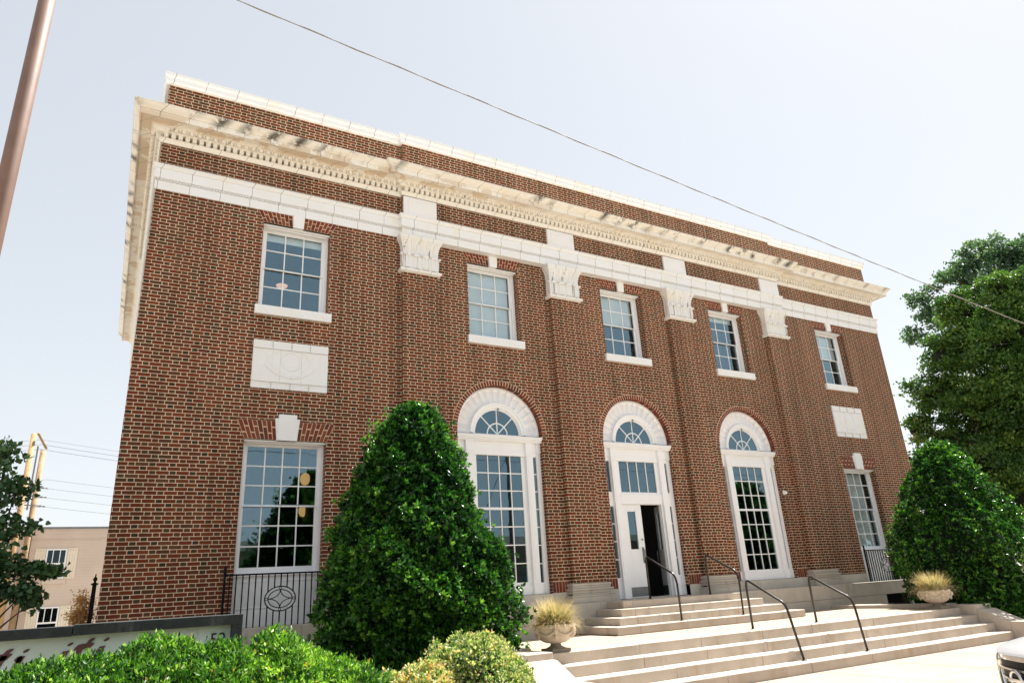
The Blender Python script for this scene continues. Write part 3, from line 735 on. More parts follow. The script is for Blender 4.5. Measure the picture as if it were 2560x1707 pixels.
def fan_and_trim(xc, zb, door, name):
    """white frame of one arched bay: posts, strips, entablature, fluted arch, fanlight"""
    f = MB(); Y = .20
    for s in (-1, 1):
        def bx(a, b, y0, y1, z0, z1):
            xa, xb = sorted((xc + s * a, xc + s * b)); f.box(xa, xb, y0, y1, z0, z1)
        bx(.965, 1.062, Y - .015, Y + .1, zb, 3.17)
        bx(.655, .828, Y - .075, Y + .1, zb, 2.98); bx(.69, .793, Y - .083, Y - .07, .26, 2.88)
        bx(.645, .838, Y - .095, Y + .1, zb, .17); bx(.648, .835, Y - .088, Y + .1, .171, .20)
        bx(.955, 1.061, Y - .03, Y + .1, zb, .17)
        bx(.645, .838, Y - .09, Y + .1, 2.90, 2.945)
        # sidelight frame
        bx(.828, .842, Y - .005, Y + .08, zb, 2.98); bx(.951, .965, Y - .005, Y + .08, zb, 2.98)
        bx(.842, .951, Y - .005, Y + .08, 2.868, 2.98); bx(.842, .951, Y - .005, Y + .08, zb, .20)
        if door:
            bx(.842, .951, Y - .005, Y + .08, 1.80, 2.135); zs = [.2 + 1.6 * i / 4 for i in range(1, 4)]
        else: zs = [.20 + (2.868 - .2) * i / 7 for i in range(1, 7)]
        for z in zs: bx(.842, .951, Y + .012, Y + .04, z - .011, z + .011)
    # entablature
    f.box(xc - 1.062, xc + 1.062, Y - .02, Y + .1, 2.98, 3.172)
    f.box(xc - .662, xc + .662, Y - .035, Y + .1, 2.872, 2.98)
    for s in (-1, 1):
        xa, xb = sorted((xc + s * .648, xc + s * .835)); f.box(xa, xb, Y - .085, Y + .1, 2.95, 3.172)
        xa, xb = sorted((xc + s * .955, xc + s * 1.0615)); f.box(xa, xb, Y - .045, Y + .1, 2.95, 3.172)
    for (z0, z1, d) in ((3.172, 3.20, .10), (3.20, 3.235, .125), (3.235, 3.275, .15), (3.275, 3.295, .165)): f.box(xc - 1.062, xc + 1.062, Y - d, Y + .1, z0, z1)
    f.box(xc - 1.062, xc + 1.062, Y + .0, Y + .1, 3.295, 3.345)
    # fluted outer ring, inner archivolt
    n = 17; ZC = 3.345
    for i in range(n):
        a0, a1 = math.pi * i / n, math.pi * (i + 1) / n; m = 6
        for q in range(m):
            t0, t1 = a0 + (a1 - a0) * q / m, a0 + (a1 - a0) * (q + 1) / m
            def dp(t): u = (t - a0) / (a1 - a0); return .055 * (1 - (2 * u - 1) ** 2) 
            def P(r, t, y): return (xc + r * math.cos(t), y, ZC + r * math.sin(t))
            rr = [(.70, 0), (.74, 1), (1.0, 1), (1.035, 0), (1.075, 0)]
            for (ra, ka), (rb, kb) in zip(rr[:-1], rr[1:]):
                f.quad(P(ra, t0, Y - .02 + dp(t0) * ka), P(rb, t0, Y - .02 + dp(t0) * kb), P(rb, t1, Y - .02 + dp(t1) * kb), P(ra, t1, Y - .02 + dp(t1) * ka))
    N2 = 36
    prof = [(.575, Y + .06), (.575, Y - .0), (.60, Y - .005), (.60, Y - .03), (.66, Y - .035), (.665, Y - .06), (.70, Y - .065), (.712, Y - .05), (.712, Y)]
    for i in range(N2):
        t0, t1 = math.pi * i / N2, math.pi * (i + 1) / N2
        for (ra, ya), (rb, yb) in zip(prof[:-1], prof[1:]):
            f.quad((xc + ra * math.cos(t0), ya, ZC + ra * math.sin(t0)), (xc + rb * math.cos(t0), yb, ZC + rb * math.sin(t0)), (xc + rb * math.cos(t1), yb, ZC + rb * math.sin(t1)), (xc + ra * math.cos(t1), ya, ZC + ra * math.sin(t1)))
    # fan bars
    for a in (45, 90, 135):
        c, s_ = math.cos(R(a)), math.sin(R(a)); wd = .0125
        f.prism([(xc + s_ * wd, ZC - c * wd), (xc - s_ * wd, ZC + c * wd), (xc + .585 * c - s_ * wd, ZC + .585 * s_ + c * wd), (xc + .585 * c + s_ * wd, ZC + .585 * s_ - c * wd)], Y + .018, Y + .045)
    for r0, r1 in ((.238, .266), (.550, .578)):
        for i in range(24):
            t0, t1 = math.pi * i / 24, math.pi * (i + 1) / 24
            f.prism([(xc + r0 * math.cos(t0), ZC + r0 * math.sin(t0)), (xc + r1 * math.cos(t0), ZC + r1 * math.sin(t0)), (xc + r1 * math.cos(t1), ZC + r1 * math.sin(t1)), (xc + r0 * math.cos(t1), ZC + r0 * math.sin(t1))], Y + .016 + .001 * (r0 > .5), Y + .046)
    # main sash
    gh = .556
    if door:
        g0, g1, rows = 2.135, 2.868, 1
        f.box(xc - .655, xc + .655, Y - .02, Y + .09, 1.855, 2.08); f.box(xc - .655, xc + .655, Y - .03, Y + .09, 2.05, 2.085)
        for s in (-1, 1):
            xa, xb = sorted((xc + s * .617, xc + s * .655)); f.box(xa, xb, Y - .005, Y + .1, zb, 1.855)
        f.box(xc - .617, xc + .617, Y + .0, Y + .1, 1.845, 1.855)
    else:
        g0, g1, rows = .22, 2.868, 7
        f.box(xc - .655, xc + .655, Y - .03, Y + .1, zb, .13); f.box(xc - .655, xc + .655, Y - .012, Y + .1, .13, .16)
    for s in (-1, 1):
        xa, xb = sorted((xc + s * gh, xc + s * .655)); f.box(xa, xb, Y - .0, Y + .06, g0 - .06, 2.872)
    f.box(xc - gh, xc + gh, Y + .0, Y + .06, g0 - .06, g0)
    for i in range(1, 4):
        x = xc - gh + 2 * gh * i / 4; f.box(x - .0115, x + .0115, Y + .008, Y + .04, g0, g1)
    for i in range(1, rows):
        z = g0 + (g1 - g0) * i / rows; k = .026 if i == 4 else .0115
        f.box(xc - gh, xc + gh, Y + .006, Y + .042, z - k, z + k)
    o = f.build(name, M['trim'], bld, bevel=.003, seg=1)
    g = MB(); yg = Y + .03
    g.box(xc - gh - .01, xc + gh + .01, yg - .002, yg + .002, g0 - .01, g1 + .002)
    for s in (-1, 1):
        xa, xb = sorted((xc + s * .836, xc + s * .957))
        if door: g.box(xa, xb, yg - .002, yg + .002, .19, 1.81); g.box(xa, xb, yg - .002, yg + .002, 2.125, 2.873)
        else: g.box(xa, xb, yg - .002, yg + .002, .19, 2.873)
    g.build('pane', M['glass_deep'], o)
    fan = MB(); A = arc(xc, ZC, .58, 0, math.pi, 32); fan.prism(A, yg - .002, yg + .002); fan.build('fanlight', M['glass_deep'], o)
    lt = MB(); lt.tube([(xc + .03, Y - .02, 3.93), (xc + .03, Y - .02, 3.74)], .011, 6); lt.box(xc + .012, xc + .048, Y - .03, Y + .02, 3.92, 3.955); lt.build('arch_clip', M['grey_metal'], o)
    return o
fan_and_trim(bays[0], -.03, False, 'arched_window'); fan_and_trim(bays[2], -.03, False, 'arched_window')
fan_and_trim(bays[1], -.25, True, 'entrance_surround')

def door_leaf(hinge_x, s, ang):
    """leaf built closed then swung about its hinge; s=+1 extends to +x from the hinge"""
    Wd = .612; z0, z1 = -.24, 1.842
    ca, sa = math.cos(ang), math.sin(ang)
    def tr(mb):
        mb.v = [(hinge_x + s * (p[0] * ca) + s * 0 - (p[1]) * sa * s * 1.0 * (1 if True else 0), .235 + p[0] * sa + p[1] * ca, p[2]) for p in mb.v]; return mb
    d = MB(); gx0, gx1, g0, g1 = .185, .425, .82, 1.685
    d.box(0, gx0, 0, .045, z0, z1); d.box(gx1, Wd, 0, .045, z0, z1); d.box(gx0, gx1, 0, .045, z0, g0); d.box(gx0, gx1, 0, .045, g1, z1)
    for (a, b, c, e) in ((gx0 - .02, gx1 + .02, g1, g1 + .02), (gx0 - .02, gx1 + .02, g0 - .02, g0), (gx0 - .02, gx0, g0, g1), (gx1, gx1 + .02, g0, g1)): d.box(a, b, -.008, .0, c, e)
    o = tr(d).build('door', M['trim'], bld, bevel=.003)
    tr(MB().box(gx0, gx1, .02, .024, g0, g1)).build('pane', M['glass_deep'], o)
    tr(MB().box(.03, Wd - .02, -.004, -.001, z0 + .02, z0 + .225)).build('kick_plate', M['kick'], o)
    h = MB(); xh = Wd - .07; h.tube([(xh, 0, .55), (xh, -.06, .56), (xh, -.06, .80), (xh, 0, .81)], .011, 8); h.lathe((xh, 0, 0), [(.02, 0)], 3) if False else None
    h.box(xh - .03, xh + .03, -.004, 0, .50, .86); h.box(xh - .015, xh + .015, -.03, 0, 1.02, 1.05)
    tr(h).build('handle', M['kick'], o)
    return o
door_leaf(XC - .614, 1, 0.)
# right leaf folded back into the hall
def right_leaf():
    hx, hy = XC + .612, .25; d = Vector((-(-.45), .89)).normalized(); n = Vector((-d.y, d.x))   # n faces the hall opening
    def tr(mb): mb.v = [(hx + d.x * p[0] + n.x * (-p[1]) , hy + d.y * p[0] + n.y * (-p[1]), p[2]) for p in mb.v]; return mb
    Wd = .612; z0, z1 = -.24, 1.842; gx0, gx1, g0, g1 = .185, .425, .82, 1.685
    m = MB(); m.box(0, gx0, 0, .045, z0, z1); m.box(gx1, Wd, 0, .045, z0, z1); m.box(gx0, gx1, 0, .045, z0, g0); m.box(gx0, gx1, 0, .045, g1, z1)
    o = tr(m).build('door', M['trim'], bld, bevel=.003); o['label'] = 'door leaf standing open into the hall'
    tr(MB().box(gx0, gx1, .02, .024, g0, g1)).build('pane', M['glass_deep'], o)
    tr(MB().box(.03, Wd - .02, -.004, -.001, z0 + .02, z0 + .225)).build('kick_plate', M['kick'], o)
    h = MB(); xh = Wd - .07; h.tube([(xh, 0, .55), (xh, -.06, .56), (xh, -.06, .80), (xh, 0, .81)], .011, 8); tr(h).build('handle', M['kick'], o)
    tr(MB().box(xh - .02, xh + .02, -.02, 0, 1.0, 1.04)).build('lock', M['kick'], o)
right_leaf()
MB().box(XC - .7, XC + .7, .06, .5, -.262, -.243).build('threshold', M['stone_dark'], bld, bevel=.004)

# pendant lamps seen through the glass, lit
def pendant(x, y, z, r, label, flush=False):
    t = thing('pendant_lamp', (x, y, z), label, 'lamp', 'lamps seen through the windows')
    if flush: MB().lathe((x, y, z), [(.02, -.06), (.06, -.05), (.11, -.02), (.13, .015), (.12, .02)], 20).build('shade', M['lamp_white'], t)
    else:
        MB().lathe((x, y, z), [(.02, -r * 1.3), (r * .62, -r * 1.1), (r * .95, -r * .5), (r, 0), (r * .94, r * .6), (r * .7, r * 1.0), (r * .4, r * 1.2)], 20).build('shade', M['lamp'], t)
    MB().tube([(x, y, z + (r * 1.1 if not flush else .02)), (x, y, 4.55 if z < 4.5 else 8.4)], .012, 8).build('stem', M['iron'], t)
pendant(3.64, 2.5, 2.64, .105, 'upper amber glass lamp in the tall window at the left')
pendant(4.78, 7.5, 2.56, .125, 'lower amber glass lamp in the tall window at the left')
pendant(2.80, 2.0, 6.95, .2, 'pale bowl lamp in the upper window at the left', True)

# small camera on the wall
t = thing('security_camera', (16.07, YC - .04, 2.18), 'small white camera mounted on the brick beside the third arched bay', 'camera')
MB().box(16.03, 16.11, YC - .02, YC - .001, 2.13, 2.23).build('bracket', M['trim'], t, bevel=.004)
MB().ell((16.07, YC - .06, 2.17), (.045, .05, .045), 12, 8).build('housing', M['trim'], t)
#STEPS
# ------------------------------------------------------------------ steps, terrace, cheek walls
random.seed(11)
st = thing('entrance_steps', (XC, -1.0, -.83), 'short flight of four pale stone steps rising to the open doors', 'steps')
for i in range(4):
    z1 = -.262 - .142 * i; y1 = -.928 - .302 * i; hx = 1.727 + .297 * i
    m = MB(); x = XC - hx
    cuts = [x]
    first = .25 + .1 * i
    cuts.append(x + first)
    while cuts[-1] < XC + hx - 1.6: cuts.append(cuts[-1] + random.uniform(1.1, 1.6))
    cuts.append(XC + hx)
    for a, b in zip(cuts[:-1], cuts[1:]): m.box(a + .002, b - .002, y1, -.35 if i == 0 else y1 + .34, z1 - .1415, z1)
    if i:
        for s in (-1, 1):
            xa, xb = sorted((XC + s * hx, XC + s * (hx - .32))); m.box(xa, xb, y1 + .342, -.385, z1 - .1415, z1 - .0005)
    m.build('step', M['step'], st, bevel=.012)
lo = thing('terrace_steps', (XC, -4.2, GZ), 'wide lower flight of worn limestone steps up to the terrace', 'steps')
XL, XR = 5.7, 16.5
for i in range(4):
    z1 = -.83 - .1555 * i; y1 = -3.68 - .32 * i
    m = MB(); cuts = [XL]
    while cuts[-1] < XR - 2.0: cuts.append(cuts[-1] + random.uniform(1.25, 1.95))
    cuts.append(XR)
    for a, b in zip(cuts[:-1], cuts[1:]):
        e = random.uniform(-.004, .004); m.box(a + .0025, b - .0025, y1 + e, y1 + .36, z1 - .19, z1 + e * .5)
    m.build('step', M['step'], lo, bevel=.014, seg=3)
for s, xi in ((-1, XL), (1, XR)):
    m = MB()
    a, b = sorted((xi, xi + s * .62))
    m.prism_x([(-3.40, -.78), (-4.0, -.78), (-4.0, -1.65), (-3.40, -1.65)], a + .003, b - .003)
    m.prism_x([(-4.003, -.87), (-4.10, -.88), (-4.62, -1.118), (-4.62, -1.65), (-4.003, -1.65)], a + .006, b)
    m.prism_x([(-4.623, -1.105), (-4.95, -1.105), (-4.95, -1.65), (-4.623, -1.65)], a - .0, b + .006)
    m.box(a + (.0 if s > 0 else .2), b - (.2 if s > 0 else 0), -3.397, -.39, -1.6, -.755)
    m.build('cheek_wall', M['step'], lo, bevel=.01)
tag(MB().box(XL - .2, XR + .2, -3.33, -.36, GZ - .2, -.836).build('terrace', M['walk']), kind='structure')

def handrail(x, yt, zt, yb, zb2, base_t, base_b, label):
    t = thing('handrail', (x, yt, base_t), label, 'handrail', 'pipe handrails on the entrance steps')
    pts = [(x, yt, base_t), (x, yt, zt - .09), (x, yt - .01, zt - .04), (x, yt - .035, zt - .008), (x, yt - .075, zt - .012)]
    sl = (zb2 - zt) / (yb - yt)
    for k in range(5): pts.append((x, yb + .13 - .025 * k, zb2 - sl * (.0 - .0) + (.13 - .025 * k) * sl * 1.0 * 1))
    pts += [(x, yb - .03, zb2 - .05), (x, yb - .055, zb2 - .11), (x, yb - .075, zb2 - .2), (x, base_b[0], base_b[1])]
    MB().tube(pts, .0215, 10).build('rail', M['rail'], t)
    for (y, z) in ((yt, base_t), base_b): MB().lathe((x, y, z), [(.045, 0), (.045, .006), (.028, .014)], 14).build('foot', M['rail'], t)
handrail(10.27, -.76, .59, -1.58, .21, -.262, (-1.66, -.688), 'left pipe handrail of the upper flight, in front of the doors')
handrail(11.98, -.80, .59, -1.64, .21, -.262, (-1.69, -.688), 'right pipe handrail of the upper flight, before the brick pier')
handrail(10.36, -3.40, .0, -4.18, -.39, -.83, (-4.40, -1.2965), 'left pipe handrail of the lower flight, nearest the doors')
handrail(12.02, -3.46, .0, -4.27, -.39, -.83, (-4.42, -1.2965), 'right pipe handrail of the lower flight, standing alone')

# ------------------------------------------------------------------ iron railings at the wing windows and the corner
def window_rail(xc, label):
    y = -.2; t = thing('iron_railing', (xc, y, -.26), label, 'railing', 'iron railings under the wing windows')
    zt = .575; xs = [xc + (k - 8) * .104 for k in range(17)]
    MB().box(xc - .91, xc + .91, y - .018, y + .018, zt - .012, zt + .014).build('top_rail', M['iron'], t)
    for s in (-1, 1):
        x = xc + s * .91; p = MB(); p.box(x - .018, x + .018, y - .018, y + .018, -.26, zt + .03); p.lathe((x, y, zt + .03), [(.028, 0), (.03, .012), (.014, .03), (.024, .055), (.02, .085), (.004, .13)], 10); p.build('post', M['iron'], t)
    zc, rh, rv = .168, .254, .196
    for k, x in enumerate(xs):
        dx = abs(x - xc); m = MB()
        if dx < rh - .01:
            h = rv * math.sqrt(1 - (dx / rh) ** 2)
            MB().box(x - .0095, x + .0095, y - .0095, y + .0095, zc + h, zt - .01).build('bar', M['iron'], t); m.box(x - .0095, x + .0095, y - .0095, y + .0095, -.26, zc - h)
        else: m.box(x - .0095, x + .0095, y - .0095, y + .0095, -.26, zt - .01)
        m.build('bar', M['iron'], t)
    m = MB(); T = np.linspace(0, 2 * math.pi, 49)[:-1]
    m.tube([(xc + rh * math.cos(a), y, zc + rv * math.sin(a)) for a in T], .0105, 6, closed=True)
    m.tube([(xc + .198 * math.cos(a), y, zc + .143 * math.sin(a)) for a in T], .0085, 6, closed=True)
    for sx in (-1, 1):
        for sz in (-1, 1):
            m.tube([(xc + sx * (.20 - .20 * math.sin(a)), y, zc + sz * (.145 - .145 * math.cos(a))) for a in np.linspace(0, math.pi / 2, 12)], .008, 6)
    for (dx, dz) in ((.226, 0), (-.226, 0), (0, .17), (0, -.17)):
        m.tube([(xc + dx + .02 * math.cos(a), y, zc + dz + .02 * math.sin(a)) for a in np.linspace(0, 2 * math.pi, 13)[:-1]], .005, 5, closed=True)
    m.build('oval_ornament', M['iron'], t)
window_rail(wings[0], 'black iron railing with oval ornament under the tall left window')
window_rail(wings[1], 'black iron railing with oval ornament under the far right window')
t = thing('iron_fence', (-.085, .35, GZ), 'tall black iron fence post and panel at the left corner of the building', 'fence')
p = MB(); p.box(-.115, -.055, .3, .36, GZ, .53); p.box(-.135, -.035, .28, .38, .53, .555); p.lathe((-.085, .33, .555), [(.03, 0), (.015, .02), (.032, .05), (.03, .075), (.008, .10), (.012, .115), (.002, .15)], 10); p.build('post', M['iron'], t)
p = MB()
for k in range(12): p.box(-.095, -.081, .5 + k * .12, .514 + k * .12, GZ, .45)
p.build('bars', M['iron'], t); MB().box(-.10, -.07, .36, 1.9, .45, .48).build('top_rail', M['iron'], t)

# ------------------------------------------------------------------ stone urns with dry grass
def urn(cx, cy, label, glabel, seed, n):
    z0 = -.83
    t = thing('stone_urn', (cx, cy, z0), label, 'urn', 'stone urns on the terrace corners')
    f = MB(); f.box(cx - .165, cx + .165, cy - .165, cy + .165, z0, z0 + .045)
    f.lathe((cx, cy, z0), [(.15, .045), (.145, .055), (.11, .068), (.085, .085), (.078, .105), (.085, .12), (.10, .13)], 24); f.build('foot', M['urn_foot'], t, bevel=.006)
    b = MB(); b.lathe((cx, cy, z0), [(.08, .118), (.14, .125), (.20, .15), (.25, .19), (.285, .245), (.30, .30), (.305, .33), (.325, .34), (.325, .365), (.31, .375), (.315, .385), (.285, .385), (.27, .35), (.2, .33)], 40, wob=lambda a, z: 1 + (.012 * math.sin(a * 14) if z < .26 else 0))
    for k in range(6):                           # swags in relief
        a0 = k * math.pi / 3
        b.tube([(cx + (.262 + .035 * abs(u - .5) * 2) * math.cos(a0 + u * math.pi / 3) * 1.09, cy + (.262 + .035 * abs(u - .5) * 2) * math.sin(a0 + u * math.pi / 3) * 1.09, z0 + .235 + .075 * (2 * u - 1) ** 2) for u in np.linspace(0, 1, 9)], [.012, .016, .02, .023, .024, .023, .02, .016, .012], 6)
        b.ell((cx + .315 * math.cos(a0), cy + .315 * math.sin(a0), z0 + .30), (.04, .04, .05), 8, 6)
        b.ell((cx + .29 * math.cos(a0), cy + .29 * math.sin(a0), z0 + .23), (.028, .028, .05), 8, 6)
    b.build('bowl', M['urn'], t)
    g = thing('grass_plant', (cx, cy, z0 + .36), glabel, 'ornamental grass', 'dry grass in the urns')
    MB().lathe((cx, cy, z0), [(.03, .36), (.27, .352), (.2, .345)], 20).build('soil', M['soil'], g)
    r = np.random.default_rng(seed); vs = []; fs = []; tn = []
    for i in range(n):
        a = r.uniform(0, 6.283); q = r.uniform(0, .2) ; base = np.array([cx + q * math.cos(a), cy + q * math.sin(a), z0 + .34])
        a += r.normal() * .5; green = r.random() < .30
        le = r.uniform(.26, .52) * (.72 if green else 1); out = r.uniform(.1, 1.2) * (.55 if green else 1); droop = r.uniform(.05, .55)
        wd = r.uniform(.0022, .0042) * (1.4 if green else 1); d = np.array([math.cos(a), math.sin(a), 0]); sd = np.array([-d[1], d[0], 0]) * wd
        k = 6; b0 = len(vs); p = base.copy(); el = math.pi / 2 - out * .9
        for s in range(k + 1):
            w_ = sd * (1 - .8 * s / k)
            vs.append(p - w_); vs.append(p + w_)
            p = p + (d * math.cos(el) + np.array([0, 0, math.sin(el)])) * le / k; el -= droop * out * .62 + .05
        tv = r.uniform(0, .3) if green else r.uniform(.32, 1.)
        for s in range(k): fs.append((b0 + 2 * s, b0 + 2 * s + 1, b0 + 2 * s + 3, b0 + 2 * s + 2)); tn.append(tv)
    m = MB(); m.v = [tuple(v) for v in vs]; m.f = [list(f) for f in fs]; m.tone = tn; m.smooth = [True] * len(fs)
    m.build('blades', M['straw'], g, tones=True)
urn(6.12, -3.42, 'cast stone urn at the left end of the terrace', 'dry straw coloured grass spilling from the left urn', 3, 3600)
urn(16.12, -3.42, 'cast stone urn at the right end of the terrace before the holly', 'dry straw coloured grass spilling from the right urn', 5, 3600)

# ------------------------------------------------------------------ holly cones
def holly(cx, cy, label, seed, prof, n, spur=None):
    prof = [(p, q * .95) for p, q in prof]
    r = np.random.default_rng(seed)
    t = thing('holly_bush', (cx, cy, GZ), label, 'holly', 'conical hollies beside the steps')
    zs = np.array([p[0] for p in prof]); rs = np.array([p[1] for p in prof])
    MB().tube([(cx, cy, GZ), (cx + .03, cy, 0.), (cx, cy + .02, 1.5), (cx, cy, zs[-1] - .4)], [.09, .07, .05, .02], 8).build('trunk', M['bark'], t)
    zz = np.linspace(zs[0], zs[-1], 400); rad = np.interp(zz, zs, rs); cdf = np.cumsum(rad + .12); cdf /= cdf[-1]
    k = n // 7
    z = np.interp(r.random(k), cdf, zz); th = r.uniform(0, 2 * math.pi, k)
    base = np.interp(z, zs, rs)
    q = np.stack([np.cos(th) * 1.3, np.sin(th) * 1.3, z], 1)
    lump = 1 + .065 * vnoise(q, 2.6, seed) + .085 * vnoise(q, 6.5, seed + 1)
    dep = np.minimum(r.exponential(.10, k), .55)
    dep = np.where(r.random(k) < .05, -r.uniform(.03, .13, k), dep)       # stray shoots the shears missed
    rr = np.maximum(base * lump - dep, .02) + r.normal(size=k) * .02
    C = np.stack([cx + rr * np.cos(th), cy + rr * np.sin(th), z], 1)
    O = unit(np.stack([np.cos(th), np.sin(th), np.full(k, .55)], 1) + r.normal(size=(k, 3)) * .35)
    P = np.repeat(C, 7, 0); D = np.repeat(O, 7, 0) + r.normal(size=(k * 7, 3)) * .62; P = P + unit(D) * .006
    L = r.uniform(.050, .085, k * 7); Wd = L * r.uniform(.22, .30, k * 7)
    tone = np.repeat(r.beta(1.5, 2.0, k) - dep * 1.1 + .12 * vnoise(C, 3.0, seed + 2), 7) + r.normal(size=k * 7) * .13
    if spur:
        for (sx, sy, z0, z1) in spur:
            m = 110; zz2 = r.uniform(z0, z1, m); a = r.uniform(0, 6.28, m)
            P2 = np.stack([sx + .05 * np.cos(a) + (zz2 - z0) * .03, sy + .05 * np.sin(a), zz2], 1); D2 = np.stack([np.cos(a), np.sin(a), np.full(m, 1.)], 1)
            P = np.concatenate([P, P2]); D = np.concatenate([D, D2]); l2 = r.uniform(.045, .065, m); L = np.concatenate([L, l2]); Wd = np.concatenate([Wd, l2 * .26]); tone = np.concatenate([tone, r.uniform(.4, .95, m)])
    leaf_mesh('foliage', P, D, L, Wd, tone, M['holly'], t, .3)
    # solid dark core added inside the bush, blocks daylight and stands in for shade
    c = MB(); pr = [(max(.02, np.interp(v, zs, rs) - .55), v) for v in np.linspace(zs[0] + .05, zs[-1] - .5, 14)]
    c.lathe((cx, cy, 0), pr, 20, wob=lambda a, v: 1 + .1 * math.sin(3 * a + v * 2)); c.build('shade_core', M['inner'], t)
HP = [(-1.4, 1.0), (-1.1, 1.12), (-.7, 1.22), (-.1, 1.32), (.55, 1.28), (1.2, 1.05), (1.85, .80), (2.3, .61), (2.6, .46), (2.8, .33), (2.92, .18), (2.97, .05)]
holly(4.03, -2.97, 'tall dark green conical holly in front of the left window and arch', 21, HP, 150000, [(3.28, -3.2, 1.9, 2.62)])
holly(18.4, -3.05, 'dark green conical holly at the right end of the steps', 22, [(z * 1.03 + .02, r_ * 1.2) for z, r_ in HP], 110000)

# ------------------------------------------------------------------ clipped hedge mounds and variegated shrubs
def mound(name, label, cat, group, blobs, n, lsz, mat, seed, tone_b=(2.2, 2.2), floor=GZ, ratio=.24, per=6, expo=.07):
    r = np.random.default_rng(seed)
    t = thing(name, (blobs[0][0][0], blobs[0][0][1], floor), label, cat, group)
    k = n // per
    ws = np.array([b[1][0] * b[1][1] + b[1][0] * b[1][2] for b in blobs]); ws = ws / ws.sum()
    bi = r.choice(len(blobs), k, p=ws); cen = np.array([b[0] for b in blobs])[bi]; rad = np.array([b[1] for b in blobs])[bi]
    d = unit(r.normal(size=(k, 3))); d[:, 2] = np.where(d[:, 2] < -.25, -d[:, 2], d[:, 2])
    lump = 1 + .06 * vnoise(cen * 2 + d * 2.2, 2.2, seed) + .035 * vnoise(cen + d * 5, 3., seed + 3)
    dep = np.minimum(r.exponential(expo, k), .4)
    C = cen + d * rad * (lump - dep)[:, None]
    keep = np.ones(k, bool)
    for j, b in enumerate(blobs):
        e = (((C - np.array(b[0])) / np.array(b[1])) ** 2).sum(1); keep &= ~((bi != j) & (e < .55))
    C, d, dep = C[keep], d[keep], dep[keep]; k = len(C)
    O = unit(d * .8 + np.array([0, 0, .7]) + r.normal(size=(k, 3)) * .3)
    P = np.repeat(C, per, 0) + r.normal(size=(k * per, 3)) * lsz * .35; D = np.repeat(O, per, 0) + r.normal(size=(k * per, 3)) * .55
    L = r.uniform(.7, 1.25, k * per) * lsz; Wd = L * r.uniform(ratio * .85, ratio * 1.15, k * per)
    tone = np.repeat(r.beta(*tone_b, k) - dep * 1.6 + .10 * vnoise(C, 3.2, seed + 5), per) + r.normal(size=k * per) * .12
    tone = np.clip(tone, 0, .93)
    sp = r.random(k * per); tone = np.where(sp > .985, .97, tone); tone = np.where(sp > .994, 1., tone)
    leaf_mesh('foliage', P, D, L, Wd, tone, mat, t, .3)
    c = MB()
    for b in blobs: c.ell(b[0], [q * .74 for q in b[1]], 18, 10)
    c.build('shade_core', M['inner'], t)  # added dark ellipsoids give the mound its shaded inside
    tr = MB()
    for b in blobs: tr.tube([(b[0][0], b[0][1], floor), (b[0][0], b[0][1], b[0][2])], [.05, .03], 6)
    tr.build('stems', M['bark'], t)
    return t
mound('hedge_shrub', 'large clipped bright green shrub in front of the sign', 'shrub', 'clipped green shrubs along the sidewalk',
      [((-.95, -7.35, -1.06), (.70, .70, .70)), ((-.12, -7.3, -.89), (.60, .75, .69)), ((.42, -7.3, -.85), (.56, .75, .70)), ((.84, -7.35, -.88), (.42, .7, .69))], 150000, .038, M['hedge'], 31, (1.5, 1.7), ratio=.19, expo=.11)
mound('hedge_shrub', 'rounded clipped green shrub to the right of the sign', 'shrub', 'clipped green shrubs along the sidewalk',
      [((1.22, -7.25, -.87), (.50, .70, .69)), ((1.58, -7.15, -.98), (.58, .65, .66))], 80000, .038, M['hedge'], 32, (1.5, 1.7), ratio=.19, expo=.11)
mound('variegated_shrub', 'cream and yellow leaved shrub beside the left urn', 'shrub', 'cream and yellow shrubs before the holly',
      [((3.95, -5.1, -1.05), (.58, .5, .66)), ((4.28, -5.0, -1.05), (.40, .45, .52)), ((3.52, -5.0, -1.0), (.28, .35, .50)), ((4.1, -5.35, -1.25), (.5, .4, .55))], 26000, .036, M['abelia'], 33, (2.2, 1.5), ratio=.36, per=4, expo=.12)
mound('variegated_shrub', 'small cream and orange leaved shrub at the bottom of the picture', 'shrub', 'cream and yellow shrubs before the holly',
      [((3.2, -5.3, -1.1), (.40, .35, .47)), ((2.88, -5.1, -1.12), (.30, .35, .42))], 11000, .036, M['abelia'], 34, (2.6, 1.2), ratio=.36, per=4, expo=.14)

# ------------------------------------------------------------------ concrete sign with raised lettering
SY = -5.9
sg = thing('stone_sign', (.0, SY, GZ), 'long low sign of dark concrete framing a pale panel with maroon script', 'sign')
f = MB(); f.box(-2.6, -.139, SY - .09, SY + .16, -.08, .0); f.box(-.134, 1.176, SY - .09, SY + .16, -.076, .008)
f.box(1.09, 1.176, SY - .09, SY + .16, GZ, -.0765); f.box(-2.6, -2.5, SY - .09, SY + .16, GZ, -.0805)
f.build('frame', M['sign_stone'], sg, bevel=.004)
MB().box(-2.5, .8165, SY, SY + .05, GZ + .2, -.07).build('panel', M['sign_panel'], sg)
MB().box(.8185, 1.091, SY + .0005, SY + .05, GZ + .2, -.07).build('panel', M['sign_panel'], sg)
T1 = [(-.68, -.24), (-.66, -.205), (-.63, -.185), (-.584, -.175), (-.566, -.151), (-.546, -.141), (-.52, -.141), (-.524, -.154), (-.538, -.165), (-.546, -.175), (-.522, -.177), (-.531, -.192), (-.559, -.22), (-.597, -.226)]
T2 = [(-.114, -.189), (-.099, -.165), (-.082, -.148), (-.055, -.143), (-.027, -.142), (-.014, -.119), (.004, -.106), (.032, -.103), (.029, -.116), (.011, -.132), (.009, -.142), (.033, -.144), (.021, -.162), (-.002, -.182), (-.045, -.186)]
